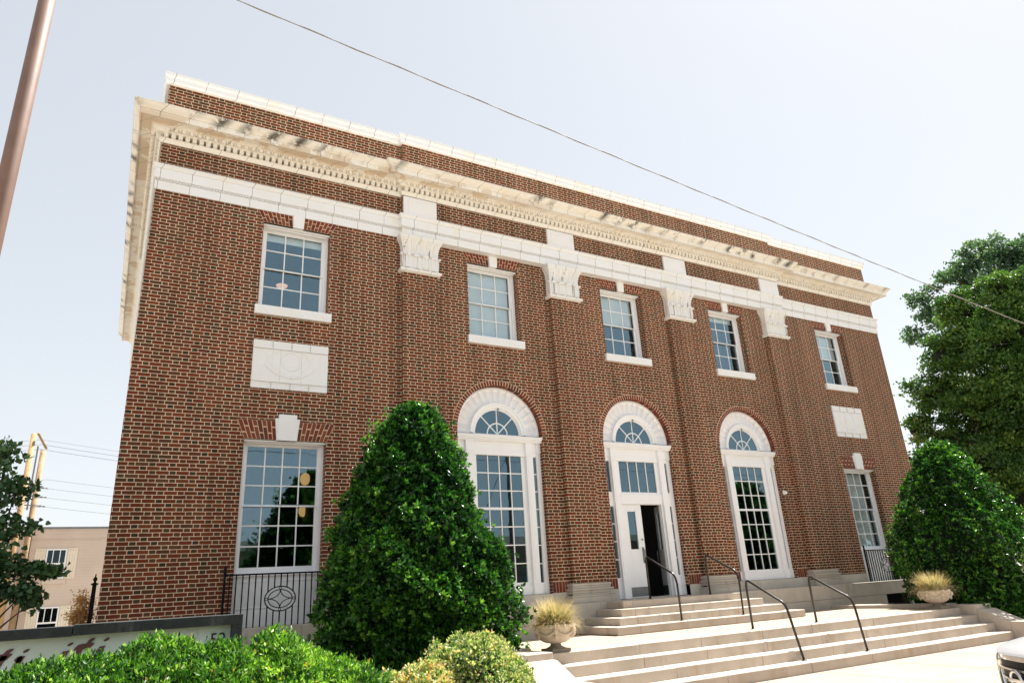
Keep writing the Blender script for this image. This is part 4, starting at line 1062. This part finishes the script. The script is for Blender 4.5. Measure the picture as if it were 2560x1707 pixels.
I1 = [(-.507, -.225), (-.492, -.206), (-.471, -.197), (-.453, -.199), (-.453, -.217), (-.461, -.237), (-.484, -.255)]
def pr(pts): MB().prism(pts, SY - .006, SY + .0).build('letter', M['maroon'], sg)
pr(T1); pr(T2); pr(I1)
for dx in (0, -.506):
    pr([(-.090 + dx, -.188), (-.045 + dx, -.187), (-.085 + dx, -.27), (-.10 + dx, -.33), (-.09 + dx, -.36), (-.06 + dx, -.35), (-.03 + dx, -.32), (-.045 + dx, -.37), (-.085 + dx, -.40), (-.13 + dx, -.385), (-.135 + dx, -.33)])
def stem(x, z): pr([(x - .02, z), (x + .025, z + .004), (x - .02, z - .10), (x - .03, z - .15), (x + .005, z - .135), (x - .03, z - .19), (x - .07, z - .19), (x - .075, z - .13)])
stem(-.462, -.205); stem(-.165, -.19); stem(.09, -.175)
for (x, z) in ((-.436, -.164), (-.14, -.141), (.116, -.124)):
    pr([(x + .0195 * math.cos(a) * 1.05 + .004 * math.sin(a), z + .0125 * math.sin(a) + .006 * math.cos(a)) for a in np.linspace(0, 2 * math.pi, 21)[:-1]])
tx = bpy.data.curves.new('street_number', 'FONT'); tx.body = "52"; tx.size = .15; tx.extrude = .003
tob = bpy.data.objects.new('tmp', tx); sc.collection.objects.link(tob)
dg = bpy.context.evaluated_depsgraph_get(); me = bpy.data.meshes.new_from_object(tob.evaluated_get(dg)); bpy.data.objects.remove(tob)
co = np.empty(len(me.vertices) * 3, np.float32); me.vertices.foreach_get('co', co); co = co.reshape(-1, 3)
x0 = co[:, 0].min(); x1 = co[:, 0].max(); zt = co[:, 1].max()
new = np.stack([.925 + (co[:, 0] - x0) * (.128 / (x1 - x0)), SY - .003 - co[:, 2], -.137 + (co[:, 1] - zt) * 1.0], 1) - np.array(worg(sg))
me.vertices.foreach_set('co', new.astype(np.float32).ravel()); me.materials.clear()
link('street_number', me, M['black'], sg)

# ------------------------------------------------------------------ brown pole and the overhead cable
t = thing('steel_pole', (-.86, -7.95, GZ), 'tall brown painted steel pole at the left edge', 'pole')
MB().tube([(-.86, -7.95, GZ), (-.86, -7.95, 7.6)], .0535, 24).build('shaft', M['rust_pole'], t)
MB().lathe((-.86, -7.95, GZ), [(.12, 0), (.12, .015), (.06, .03)], 20).build('base_plate', M['rust_pole'], t)
t = thing('overhead_cable', (5.6, -7, 5.37), 'twisted grey service cable crossing the sky above the street side', 'cable')
pts = []
for u in np.linspace(0, 1, 260):
    x = -9 + 45 * u; z = 6.94 - .101 * (x + 9) + .00045 * (x - .5) * (x - 15.4) ; pts.append((x, -7, z))
n = len(pts); m = MB()
m.tube(pts, .006, 6)
m.tube([(p[0], p[1] + .008 * math.cos(i * 1.1), p[2] + .008 * math.sin(i * 1.1)) for i, p in enumerate(pts)], .004, 5)
m.build('wire', M['cable'], t)

# ------------------------------------------------------------------ trees
def tree(name, label, cat, base, trunk_r, top, blobs, n, lsz, mat, seed, group=None, clump=.28, per=45, heart=False, ratio=.3, limbs=True, shell=.55, fl=1., core=0):
    r = np.random.default_rng(seed); base = Vector(base); top = Vector(top)
    t = thing(name, base, label, cat, group)
    b = MB(); mid = base.lerp(top, .5) + Vector((r.normal() * .12, r.normal() * .12, 0))
    b.tube([base, base.lerp(mid, .5), mid, top], [trunk_r * 1.15, trunk_r, trunk_r * .75, trunk_r * .3], 9)
    if limbs:
        for (c, q) in blobs:
            c = Vector(c); s = base.lerp(top, float(np.clip((c.z - base.z) / max(.1, top.z - base.z) * .7, .25, .9)))
            m = s.lerp(c, .5) + Vector((0, 0, .12 * q[2]))
            b.tube([s, m, c], [trunk_r * .4, trunk_r * .25, trunk_r * .08], 6)
            for k in range(5):
                e = c + Vector((r.normal() * q[0] * .5, r.normal() * q[1] * .5, r.normal() * q[2] * .5)); b.tube([m.lerp(c, .6), e], [trunk_r * .12, trunk_r * .03], 5)
    b.build('trunk', M['bark'], t)
    sub = []; nb = []
    for c, q in blobs:                          # every limb carries a cluster of smaller leaf masses
        m_ = int(np.clip(9 + 9 * (q[0] * q[2]) ** .5, 10, 34)) if fl > 0 else 1
        if fl <= 0: sub.append((c, q)); continue
        for j in range(m_):
            d = r.normal(size=3); d /= np.linalg.norm(d); k_ = r.uniform(.45, 1.) ** .6; f_ = r.uniform(.22, .44)
            sub.append((np.array(c) + d * np.array(q) * k_ * (1 - f_ * .5), np.array(q) * f_ * np.array([1, 1, .72])))
    k = n // per
    vol = np.array([q[0] * q[1] for c, q in sub]); vol = vol / vol.sum()
    bi = r.choice(len(sub), k, p=vol); cen = np.array([c for c, q in sub])[bi]; rad = np.array([q for c, q in sub])[bi]
    d = unit(r.normal(size=(k, 3)) + np.array([0, 0, .25])); rr = r.random(k) ** (1 - shell)
    C = cen + d * rad * rr[:, None]
    P = np.repeat(C, per, 0) + r.normal(size=(k * per, 3)) * clump * np.array([1, 1, .6])
    D = np.repeat(d, per, 0) * .6 + r.normal(size=(k * per, 3)) * .7 + np.array([0, 0, -.1])
    L = r.uniform(.7, 1.3, k * per) * lsz; Wd = L * ratio * r.uniform(.85, 1.15, k * per)
    st_ = r.beta(2, 2.2, len(sub))
    tone = np.repeat(.45 * st_[bi] + .35 * r.beta(2, 2.2, k), per) + r.random(k * per) * .28
    if core:                                    # dark solids added to block light and darken the crown's inside
        cm = MB()
        for c, q in blobs: cm.ell(c, [v * core for v in q], 14, 8)
        cm.build('shade_core', M['inner'], t)
    leaf_mesh('crown', P, D, L, Wd, tone, mat, t, .2, heart)
tree('shade_tree', 'broad olive green tree at the right of the building, in front of the taller one', 'tree', (30.3, -.8, GZ), .28, (30.0, -.7, 8.5),
     [((29.35, -0.20, 7.94), (1.89, 1.89, 1.7)), ((28.69, 1.22, 7.99), (1.13, 1.13, 1.0)), ((28.27, 2.01, 6.58), (1.00, 1.00, .9)), ((29.10, 0.35, 9.65), (1.17, 1.17, 1.0)), ((29.70, -1.04, 9.97), (1.27, 1.27, 1.1)), ((28.82, 0.94, 6.09), (1.73, 1.73, 1.5)), ((29.49, -0.54, 6.07), (2.13, 2.13, 1.9)), ((27.89, 2.72, 5.23), (0.61, 0.61, 0.61)), ((28.22, 2.12, 4.55), (0.95, 0.95, 0.8)), ((28.91, 0.76, 3.69), (1.60, 1.60, 1.4)), ((29.24, 0.04, 2.39), (1.76, 1.76, 1.5)), ((29.88, -1.50, 8.38), (1.69, 1.69, 1.5)), ((31.2, -2.6, 7.2), (2.4, 2.4, 2.4)), ((31.2, -2.4, 4.2), (2.2, 2.2, 2.0))],
     170000, .13, M['oak'], 41, clump=.12, per=24, core=.40)
tree('shade_tree', 'tallest bluish green tree far behind at the right', 'tree', (44.5, 5.0, GZ), .36, (44.0, 5.0, 16),
     [((43.43, 5.02, 15.93), (1.89, 1.89, 1.6)), ((43.34, 5.23, 17.46), (1.01, 1.01, .9)), ((43.97, 3.67, 16.97), (1.29, 1.29, 1.1)), ((42.80, 6.45, 16.71), (1.02, 1.02, .8)), ((42.11, 7.91, 15.74), (0.84, 0.84, 0.7)), ((41.76, 8.60, 15.70), (0.55, 0.55, 0.45)), ((42.10, 7.92, 14.28), (0.92, 0.92, 0.8)), ((41.55, 9.00, 13.42), (0.74, 0.74, 0.6)), ((44.31, 2.74, 16.34), (1.60, 1.60, 1.4)), ((42.63, 6.82, 13.69), (1.67, 1.67, 1.5)), ((43.61, 4.58, 17.87), (0.72, 0.72, 0.7)), ((44.5, 4.5, 13.0), (2.2, 2.2, 2.2))],
     34000, .19, M['blue_tree'], 42, clump=.16, per=24)
tree('background_tree', 'dark tree filling the gap behind the shade tree', 'tree', (38, 6, GZ), .25, (38, 6, 6),
     [((38, 5, 4.2), (3.5, 3.5, 2.8)), ((41, 1.5, 4.0), (3.5, 3.5, 3.)), ((36, 9.5, 3.6), (2.6, 2.6, 2.6))], 40000, .24, M['far_tree'], 43, clump=.25, per=24)
tree('garden_shrub', 'bright leafy shrub behind the right holly', 'shrub', (23.6, -1.9, GZ), .05, (23.6, -1.9, 0.),
     [((23.4, -1.9, -.2), (.9, .9, 1.0)), ((24.3, -2.6, -.4), (1.0, 1.0, 1.0)), ((23.7, -1.9, .55), (.5, .5, .5))], 14000, .07, M['abelia'], 44, clump=.14, per=20)
tree('redbud_tree', 'small dark heart leaved tree at the left edge, beyond the sign', 'tree', (-1.52, 2.1, GZ), .06, (-1.75, 2.0, 2.9),
     [((-1.85, 2.0, 2.75), (.38, .4, .36)), ((-1.48, 2.0, 2.32), (.34, .3, .16)), ((-1.72, 2.0, 2.0), (.42, .4, .3)), ((-1.42, 2.0, 1.62), (.36, .3, .14)), ((-1.8, 2.0, 1.45), (.4, .4, .25)),
      ((-1.6, 2.0, 1.02), (.42, .4, .17)), ((-1.25, 2.0, .86), (.42, .35, .15)), ((-.85, 2.0, .84), (.28, .25, .09)), ((-1.45, 2.0, .58), (.45, .4, .15)), ((-1.15, 2.0, .48), (.35, .3, .10)), ((-1.05, 2.0, .30), (.18, .2, .06)), ((-1.9, 2.0, .9), (.5, .5, .6))],
     3600, .08, M['redbud'], 45, clump=.075, per=12, heart=True, ratio=.5, fl=0)
tree('rusty_bush', 'rust orange bush between the fence post and the tan building', 'bush', (-.42, 6.0, GZ), .03, (-.3, 6.0, .1),
     [((-.28, 6., .38), (.17, .2, .32)), ((-.42, 6., .12), (.2, .2, .18)), ((-.2, 6., -.05), (.2, .2, .25))], 2200, .05, M['rusty'], 46, clump=.07, per=12)
tree('background_tree', 'pale green tree top at the far left edge', 'tree', (-8.4, 46, GZ), .2, (-8.4, 46, 4),
     [((-8.3, 46, 4.9), (1.7, 1.7, 1.8)), ((-9.5, 46, 3.6), (2., 2., 2.4))], 12000, .14, M['oak'], 47, clump=.25)

# ------------------------------------------------------------------ tan sided building far behind on the left
M['siding'] = None
def siding():
    t = NT("tan_lap_siding"); o, x, y, z = t.xyz()
    f = t.math('FRACT', t.math('DIVIDE', z, .15)); ln = t.maprange(f, .90, .99)
    c = t.ramp(t.noise(o, .8, 4), [(.35, (.60, .49, .405)), (.65, (.66, .55, .455))])
    c = t.mix(t.math('MULTIPLY', ln, .35), c, (.46, .37, .29))
    t.bsdf(c, .7, t.bump(f, .4, .012), .3); return t.m
M['siding'] = siding()
M['shutter'] = paint("cream_shutter", (.80, .71, .56), .6)
tb = thing('siding_building', (-3, 30, GZ), 'plain tan sided building with shuttered windows behind the utility poles', 'building')
ty = 30.
MB().box(-14, 5, ty, ty + 10, GZ, 4.36).build('wall', M['siding'], tb)
MB().box(-14.1, 5.1, ty - .06, ty + 10.1, 4.36, 4.46).build('roof_edge', M['grey_metal'], tb)
MB().box(-14, 5, ty - .03, ty, 3.78, 3.83).build('trim_board', M['siding'], tb)
for (x0, x1, z0, z1) in ((-2.66, -1.76, 1.93, 3.38), (-2.62, -1.72, -.85, .62)):
    m = MB(); 
    m.box(x0, x1, ty - .05, ty - .005, z1 - .07, z1); m.box(x0, x1, ty - .05, ty - .005, z0, z0 + .07); m.box(x0, x0 + .07, ty - .05, ty - .005, z0 + .07, z1 - .07); m.box(x1 - .07, x1, ty - .05, ty - .005, z0 + .07, z1 - .07)
    zm = (z0 + z1) / 2; m.box(x0 + .07, x1 - .07, ty - .045, ty - .005, zm - .04, zm + .04)
    for k in (1, 2): xk = x0 + (x1 - x0) * k / 3; m.box(xk - .018, xk + .018, ty - .04, ty - .005, zm + .04, z1 - .07)
    o = m.build('window', M['trim'], tb)
    MB().box(x0 + .07, x1 - .07, ty - .02, ty - .008, z0 + .07, z1 - .07).build('pane', glass_mat("far_glass", (.12, .13, .14), .06), o)
    MB().box(x0 - .1, x1 + .1, ty - .08, ty - .003, z0 - .24, z0 - .02).build('sill', M['siding'], o)
    for a, b in ((x0 - .46, x0 - .02), (x1 + .02, x1 + .46)):
        s = MB()
        for k in range(4): w_ = (b - a) / 4; s.box(a + w_ * k + .005, a + w_ * (k + 1) - .005, ty - .04, ty - .004, z0, z1 + .03)
        for zz in (z0 + .2, z1 - .22): s.box(a, b, ty - .06, ty - .04, zz, zz + .1)
        s.build('shutter', M['shutter'], o)
# utility poles and wires
def upole(x, y, z, r, mat, label):
    t = thing('utility_pole', (x, y, GZ), label, 'utility pole', 'wooden utility poles behind the building')
    MB().tube([(x, y, GZ), (x, y, z)], [r * 1.15, r * .85], 14).build('shaft', mat, t); return t
p1 = upole(-3.98, 29.0, 9.0, .135, M['wood_pole'], 'taller yellow pine utility pole on the left of the pair')
p2 = upole(-3.50, 29.4, 8.25, .135, M['wood_old'], 'shorter weathered utility pole carrying the wires')
m = MB(); m.tube([(-3.76, 28.7, 8.95), (-3.42, 29.9, 8.45)], .07, 6); m.build('crossarm', M['wood_old'], p2)
m = MB()
for z in (6.35, 5.9, 5.45):
    m.tube([(-3.9, 29.2, z), (-3.15, 29.2, z - .05)], .03, 6); m.ell((-3.2, 29.2, z - .05), (.07, .07, .05), 8, 5); m.ell((-3.05, 29.2, z - .07), (.07, .05, .04), 8, 5)
m.build('insulators', M['grey_metal'], p2)
MB().box(-3.76, -3.69, 29.15, 29.2, 5.2, 8.4).build('conduit', M['grey_metal'], p2)
MB().tube([(-3.33, 29.2, GZ), (-3.33, 29.2, 4.6)], .025, 6).build('riser', M['iron'], p2)
wr = [(-9, 8.55, -3.6, 8.75, 12, 7.6), (-9, 8.3, -3.6, 8.5, 12, 7.3), (-9, 8.05, -3.6, 8.25, 12, 7.05), (-9, 6.6, -3.1, 6.72, 12, 5.8), (-9, 6.2, -3.1, 6.28, 12, 5.35), (-9, 5.75, -3.1, 5.82, 12, 4.9), (-9, 5.3, -3.1, 5.37, 12, 4.45), (-9, 2.6, -3.4, 2.8, 12, 2.55)]
for i, (xa, za, xm, zm, xb, zb_) in enumerate(wr[:7]):
    pts = [(xa + (xm - xa) * u, 29.2, za + (zm - za) * u - .2 * math.sin(math.pi * u)) for u in np.linspace(0, 1, 8)] + [(xm + (xb - xm) * u, 29.2, zm + (zb_ - zm) * u - .3 * math.sin(math.pi * u)) for u in np.linspace(.1, 1, 12)]
    o = MB().tube(pts, .009, 4).build('power_line', M['grey_metal'])
    tag(o, 'thin power line strung from the pair of utility poles', 'power line', 'thin power lines at the left')
# ------------------------------------------------------------------ the parked car at the right edge
CF = Vector((-.80, .60)); CN = Vector((6.485, -9.76)); CZ = GZ - .17
M['car_paint'] = mottled("silver_white_car_paint", (.36, .36, .365), (.40, .40, .405), 2, .22, 0., .6)
M['chrome'] = mottled("chrome", (.72, .73, .75), (.80, .81, .83), 2, .08, 0., .6, 60, 1.)
M['grille'] = mottled("black_grille", (.005, .005, .006), (.008, .008, .009), 20, .5, .1, .15)
M['tyre'] = mottled("tyre_rubber", (.012, .012, .012), (.022, .022, .022), 20, .8)
M['lens'] = glass_mat("headlight_lens", (.75, .78, .8), .15); M['tint'] = glass_mat("car_glass", (.12, .14, .15), .1)
car = thing('parked_car', (CN.x - CF.x * 2.2, CN.y - CF.y * 2.2, CZ), 'silver white car nosing into the picture at the lower right', 'car')
def cw(u, v, z):                                # u metres behind the nose, v to the car's left
    return (CN.x - CF.x * u - CF.y * v, CN.y - CF.y * u + CF.x * v, CZ + z)
stn = [(0, .30, .52, .93, .93, .30), (.05, .52, .42, .955, .96, .5), (.12, .64, .38, .985, 1.0, .6), (.25, .76, .35, 1.0, 1.03, .68), (.5, .86, .33, 1.02, 1.07, .76), (.9, .91, .32, 1.04, 1.12, .80), (1.35, .92, .32, 1.07, 1.21, .80), (1.5, .92, .32, 1.07, 1.23, .78), (2.15, .92, .32, 1.06, 1.64, .64), (2.6, .92, .32, 1.06, 1.70, .62), (3.4, .92, .32, 1.08, 1.69, .61), (4.1, .90, .34, 1.10, 1.62, .58), (4.45, .86, .38, 1.08, 1.15, .74), (4.6, .74, .45, .95, 1.0, .68)]
vs = []; fs = []
for (u, hw_, zb_, zs_, zr, rw) in stn:
    half = [(hw_ * .88, zb_), (hw_ * .98, zb_ + (zs_ - zb_) * .35), (hw_, zb_ + (zs_ - zb_) * .7), (hw_ * .96, zs_), (rw + (hw_ - rw) * .25, zs_ + (zr - zs_) * .6), (rw, zr), (rw * .5, zr + .025)]
    for p in half + [(-a, b) for a, b in half[::-1]]: vs.append(cw(u, *p))
k = 14
for i in range(len(stn) - 1):
    for j in range(k): fs.append((i * k + j, i * k + (j + 1) % k, (i + 1) * k + (j + 1) % k, (i + 1) * k + j))
fs += [tuple(range(k)), tuple(range((len(stn) - 1) * k + k - 1, (len(stn) - 1) * k - 1, -1))]
b = MB(); b.add(vs, fs, .5, True); body = b.build('body', M['car_paint'], car)
sd = body.modifiers.new('sub', 'SUBSURF'); sd.levels = 2; sd.render_levels = 2
def nose(v): return .025 + .42 * v * v + .35 * abs(v) ** 4
def strip(mb, f0, f1, v0, v1, th, n=14):        # a bent strip across the nose between heights f0(v) and f1(v)
    for i in range(n):
        a, c = v0 + (v1 - v0) * i / n, v0 + (v1 - v0) * (i + 1) / n
        q = [cw(nose(a) - th, a, f0(a)), cw(nose(c) - th, c, f0(c)), cw(nose(c) - th, c, f1(c)), cw(nose(a) - th, a, f1(a))]
        w_ = [cw(nose(a) + .06, a, f0(a)), cw(nose(c) + .06, c, f0(c)), cw(nose(c) + .06, c, f1(c)), cw(nose(a) + .06, a, f1(a))]
        mb.add(q + w_, [(0, 1, 2, 3), (4, 7, 6, 5), (0, 4, 5, 1), (3, 2, 6, 7), (0, 3, 7, 4), (1, 5, 6, 2)])
g = MB(); strip(g, lambda v: .50 + .0 * v, lambda v: .935 - .05 * v * v, -.48, .48, .075); gr_ = g.build('grille', M['grille'], car)
g = MB()
for z in (.56, .635, .71, .785, .86): strip(g, lambda v: z, lambda v: z + .016, -.44, .44, .09)
g.build('slats', M['steel'], gr_)
g = MB(); strip(g, lambda v: .937 - .05 * v * v, lambda v: .972 - .05 * v * v, -.52, .52, .085); g.build('hood_trim', M['chrome'], car)
for sg_ in (-1, 1):
    c = MB(); c.tube([cw(nose(v) - .07, sg_ * v, z) for v, z in ((.46, .945), (.49, .90), (.505, .84), (.50, .77), (.475, .70), (.42, .62), (.32, .56), (.18, .52), (0.0, .51))], [.03, .042, .048, .052, .05, .046, .04, .034, .03], 10); c.build('grille_surround', M['chrome'], car)
    h = MB(); strip(h, lambda v: .80 + .06 * (abs(v) - .5), lambda v: .93 + .05 * (abs(v) - .5), sg_ * .53, sg_ * .80, .05); h.build('headlight', M['lens'], car)
    mr = MB(); mr.ell(cw(1.62, sg_ * 1.02, 1.15), (.11, .11, .085), 12, 8); mr.build('mirror', M['car_paint'], car)
e = MB(); e.tube([cw(-.085, .075 * math.cos(a), .80 + .066 * math.sin(a)) for a in np.linspace(0, 2 * math.pi, 29)[:-1]], .013, 8, closed=True); e.carbox(-.10, -.075, -.1, .1, .787, .813)
e.build('emblem', M['chrome'], gr_)
bp_ = MB(); strip(bp_, lambda v: .26, lambda v: .46, -.8, .8, .02, 20); bp_.build('bumper', M['car_paint'], car)
gl_ = MB(); gl_.add([cw(1.52, .72, 1.20), cw(1.52, -.72, 1.20), cw(2.12, -.58, 1.62), cw(2.12, .58, 1.62)], [(0, 1, 2, 3)])
gl_.v = [(p[0] + CF.x * .05, p[1] + CF.y * .05, p[2] + .05) for p in gl_.v]; gl_.build('windscreen', M['tint'], car)
for sg_ in (-1, 1):
    q = MB(); q.add([cw(1.75, sg_ * .935, 1.12), cw(3.95, sg_ * .935, 1.13), cw(3.8, sg_ * .76, 1.52), cw(2.2, sg_ * .76, 1.54)], [(0, 1, 2, 3)]); q.build('side_window', M['tint'], car)
    for u in (.95, 3.65):
        wl = MB(); T = np.linspace(0, 2 * math.pi, 33)[:-1]
        wl.tube([cw(u + .27 * math.cos(a), sg_ * .82, .345 + .27 * math.sin(a)) for a in T], .085, 10, closed=True); ty_ = wl.build('wheel', M['tyre'], car)
        rm = MB()
        for a in np.linspace(0, 2 * math.pi, 6)[:-1]: rm.tube([cw(u, sg_ * .88, .345), cw(u + .2 * math.cos(a), sg_ * .89, .345 + .2 * math.sin(a))], .03, 6)
        rm.tube([cw(u + .2 * math.cos(a), sg_ * .87, .345 + .2 * math.sin(a)) for a in T], .025, 6, closed=True); rm.build('rim', M['steel'], ty_)
hl_ = MB(); hl_.tube([cw(nose(v) + .10, v, 1.012 - .03 * v * v) for v in np.linspace(-.72, .72, 25)], .004, 5); hl_.build('hood_gap', M['grille'], car)
# ------------------------------------------------------------------ across the street: what the lower panes mirror
sh = thing('shop_building', (10, -36, GZ), 'low dark building across the street, mirrored in the lower panes', 'building')
MB().box(-30, 60, -44, -36, GZ, 3.6).build('wall', mottled("shop_front", (.12, .085, .065), (.17, .12, .09), 1., .8), sh)
MB().box(-30.2, 60.2, -44.2, -35.7, 3.6, 4.1).build('fascia', M['stone_dark'], sh)
t = thing('utility_pole', (22.3, -26, GZ - .15), 'utility pole across the street, mirrored in the first arched window', 'utility pole')
MB().tube([(22.3, -26, GZ - .15), (22.3, -26, 9.5)], [.17, .12], 12).build('shaft', M['bark'], t)
MB().tube([(22.3, -26, 8.6), (17.2, -26, GZ - .15)], .02, 5).build('guy_wire', M['iron'], t)
m = MB(); m.box(21.2, 23.4, -26.2, -26.08, 8.7, 8.82); m.build('crossarm', M['bark'], t)
for z in (8.1, 8.95):
    tag(MB().tube([(x_, -26, z - .012 * (x_ - 22.3) - .25 * math.sin((x_ + 30) / 26.15 * math.pi) ** 2) for x_ in np.linspace(-30, 75, 60)], .016, 5).build('power_line', M['iron']), 'power line along the far side of the street, mirrored in the panes', 'power line', 'power lines across the street')
s = MB()
for k in range(14): s.box(-27 + k * 6.2, -23 + k * 6.2, -36.03, -35.98, GZ + .3, 1.8)
s.build('shop_windows', M['glass_deep'], sh)
for i, (x, y, s_, lab) in enumerate(((9.5, -24, 1.0, 'street tree mirrored in the tall left window'), (44, -26, 1.15, 'street tree mirrored in the right arched window'), (54, -20, 2.0, 'tall street tree mirrored in the far right windows'))):
    tree('street_tree', lab, 'tree', (x, y, GZ - .1), .18 * s_, (x, y, 4 * s_), [((x, y, 3.6 * s_), (2.3 * s_, 2.3 * s_, 2.2 * s_)), ((x + 1.4 * s_, y, 2.6 * s_), (1.7 * s_, 1.7 * s_, 1.6 * s_)), ((x - 1.5 * s_, y, 2.4 * s_), (1.6 * s_, 1.6 * s_, 1.5 * s_))], 16000, .19 * s_, M['far_tree'], 60 + i, 'street trees across the road', clump=.4 * s_)
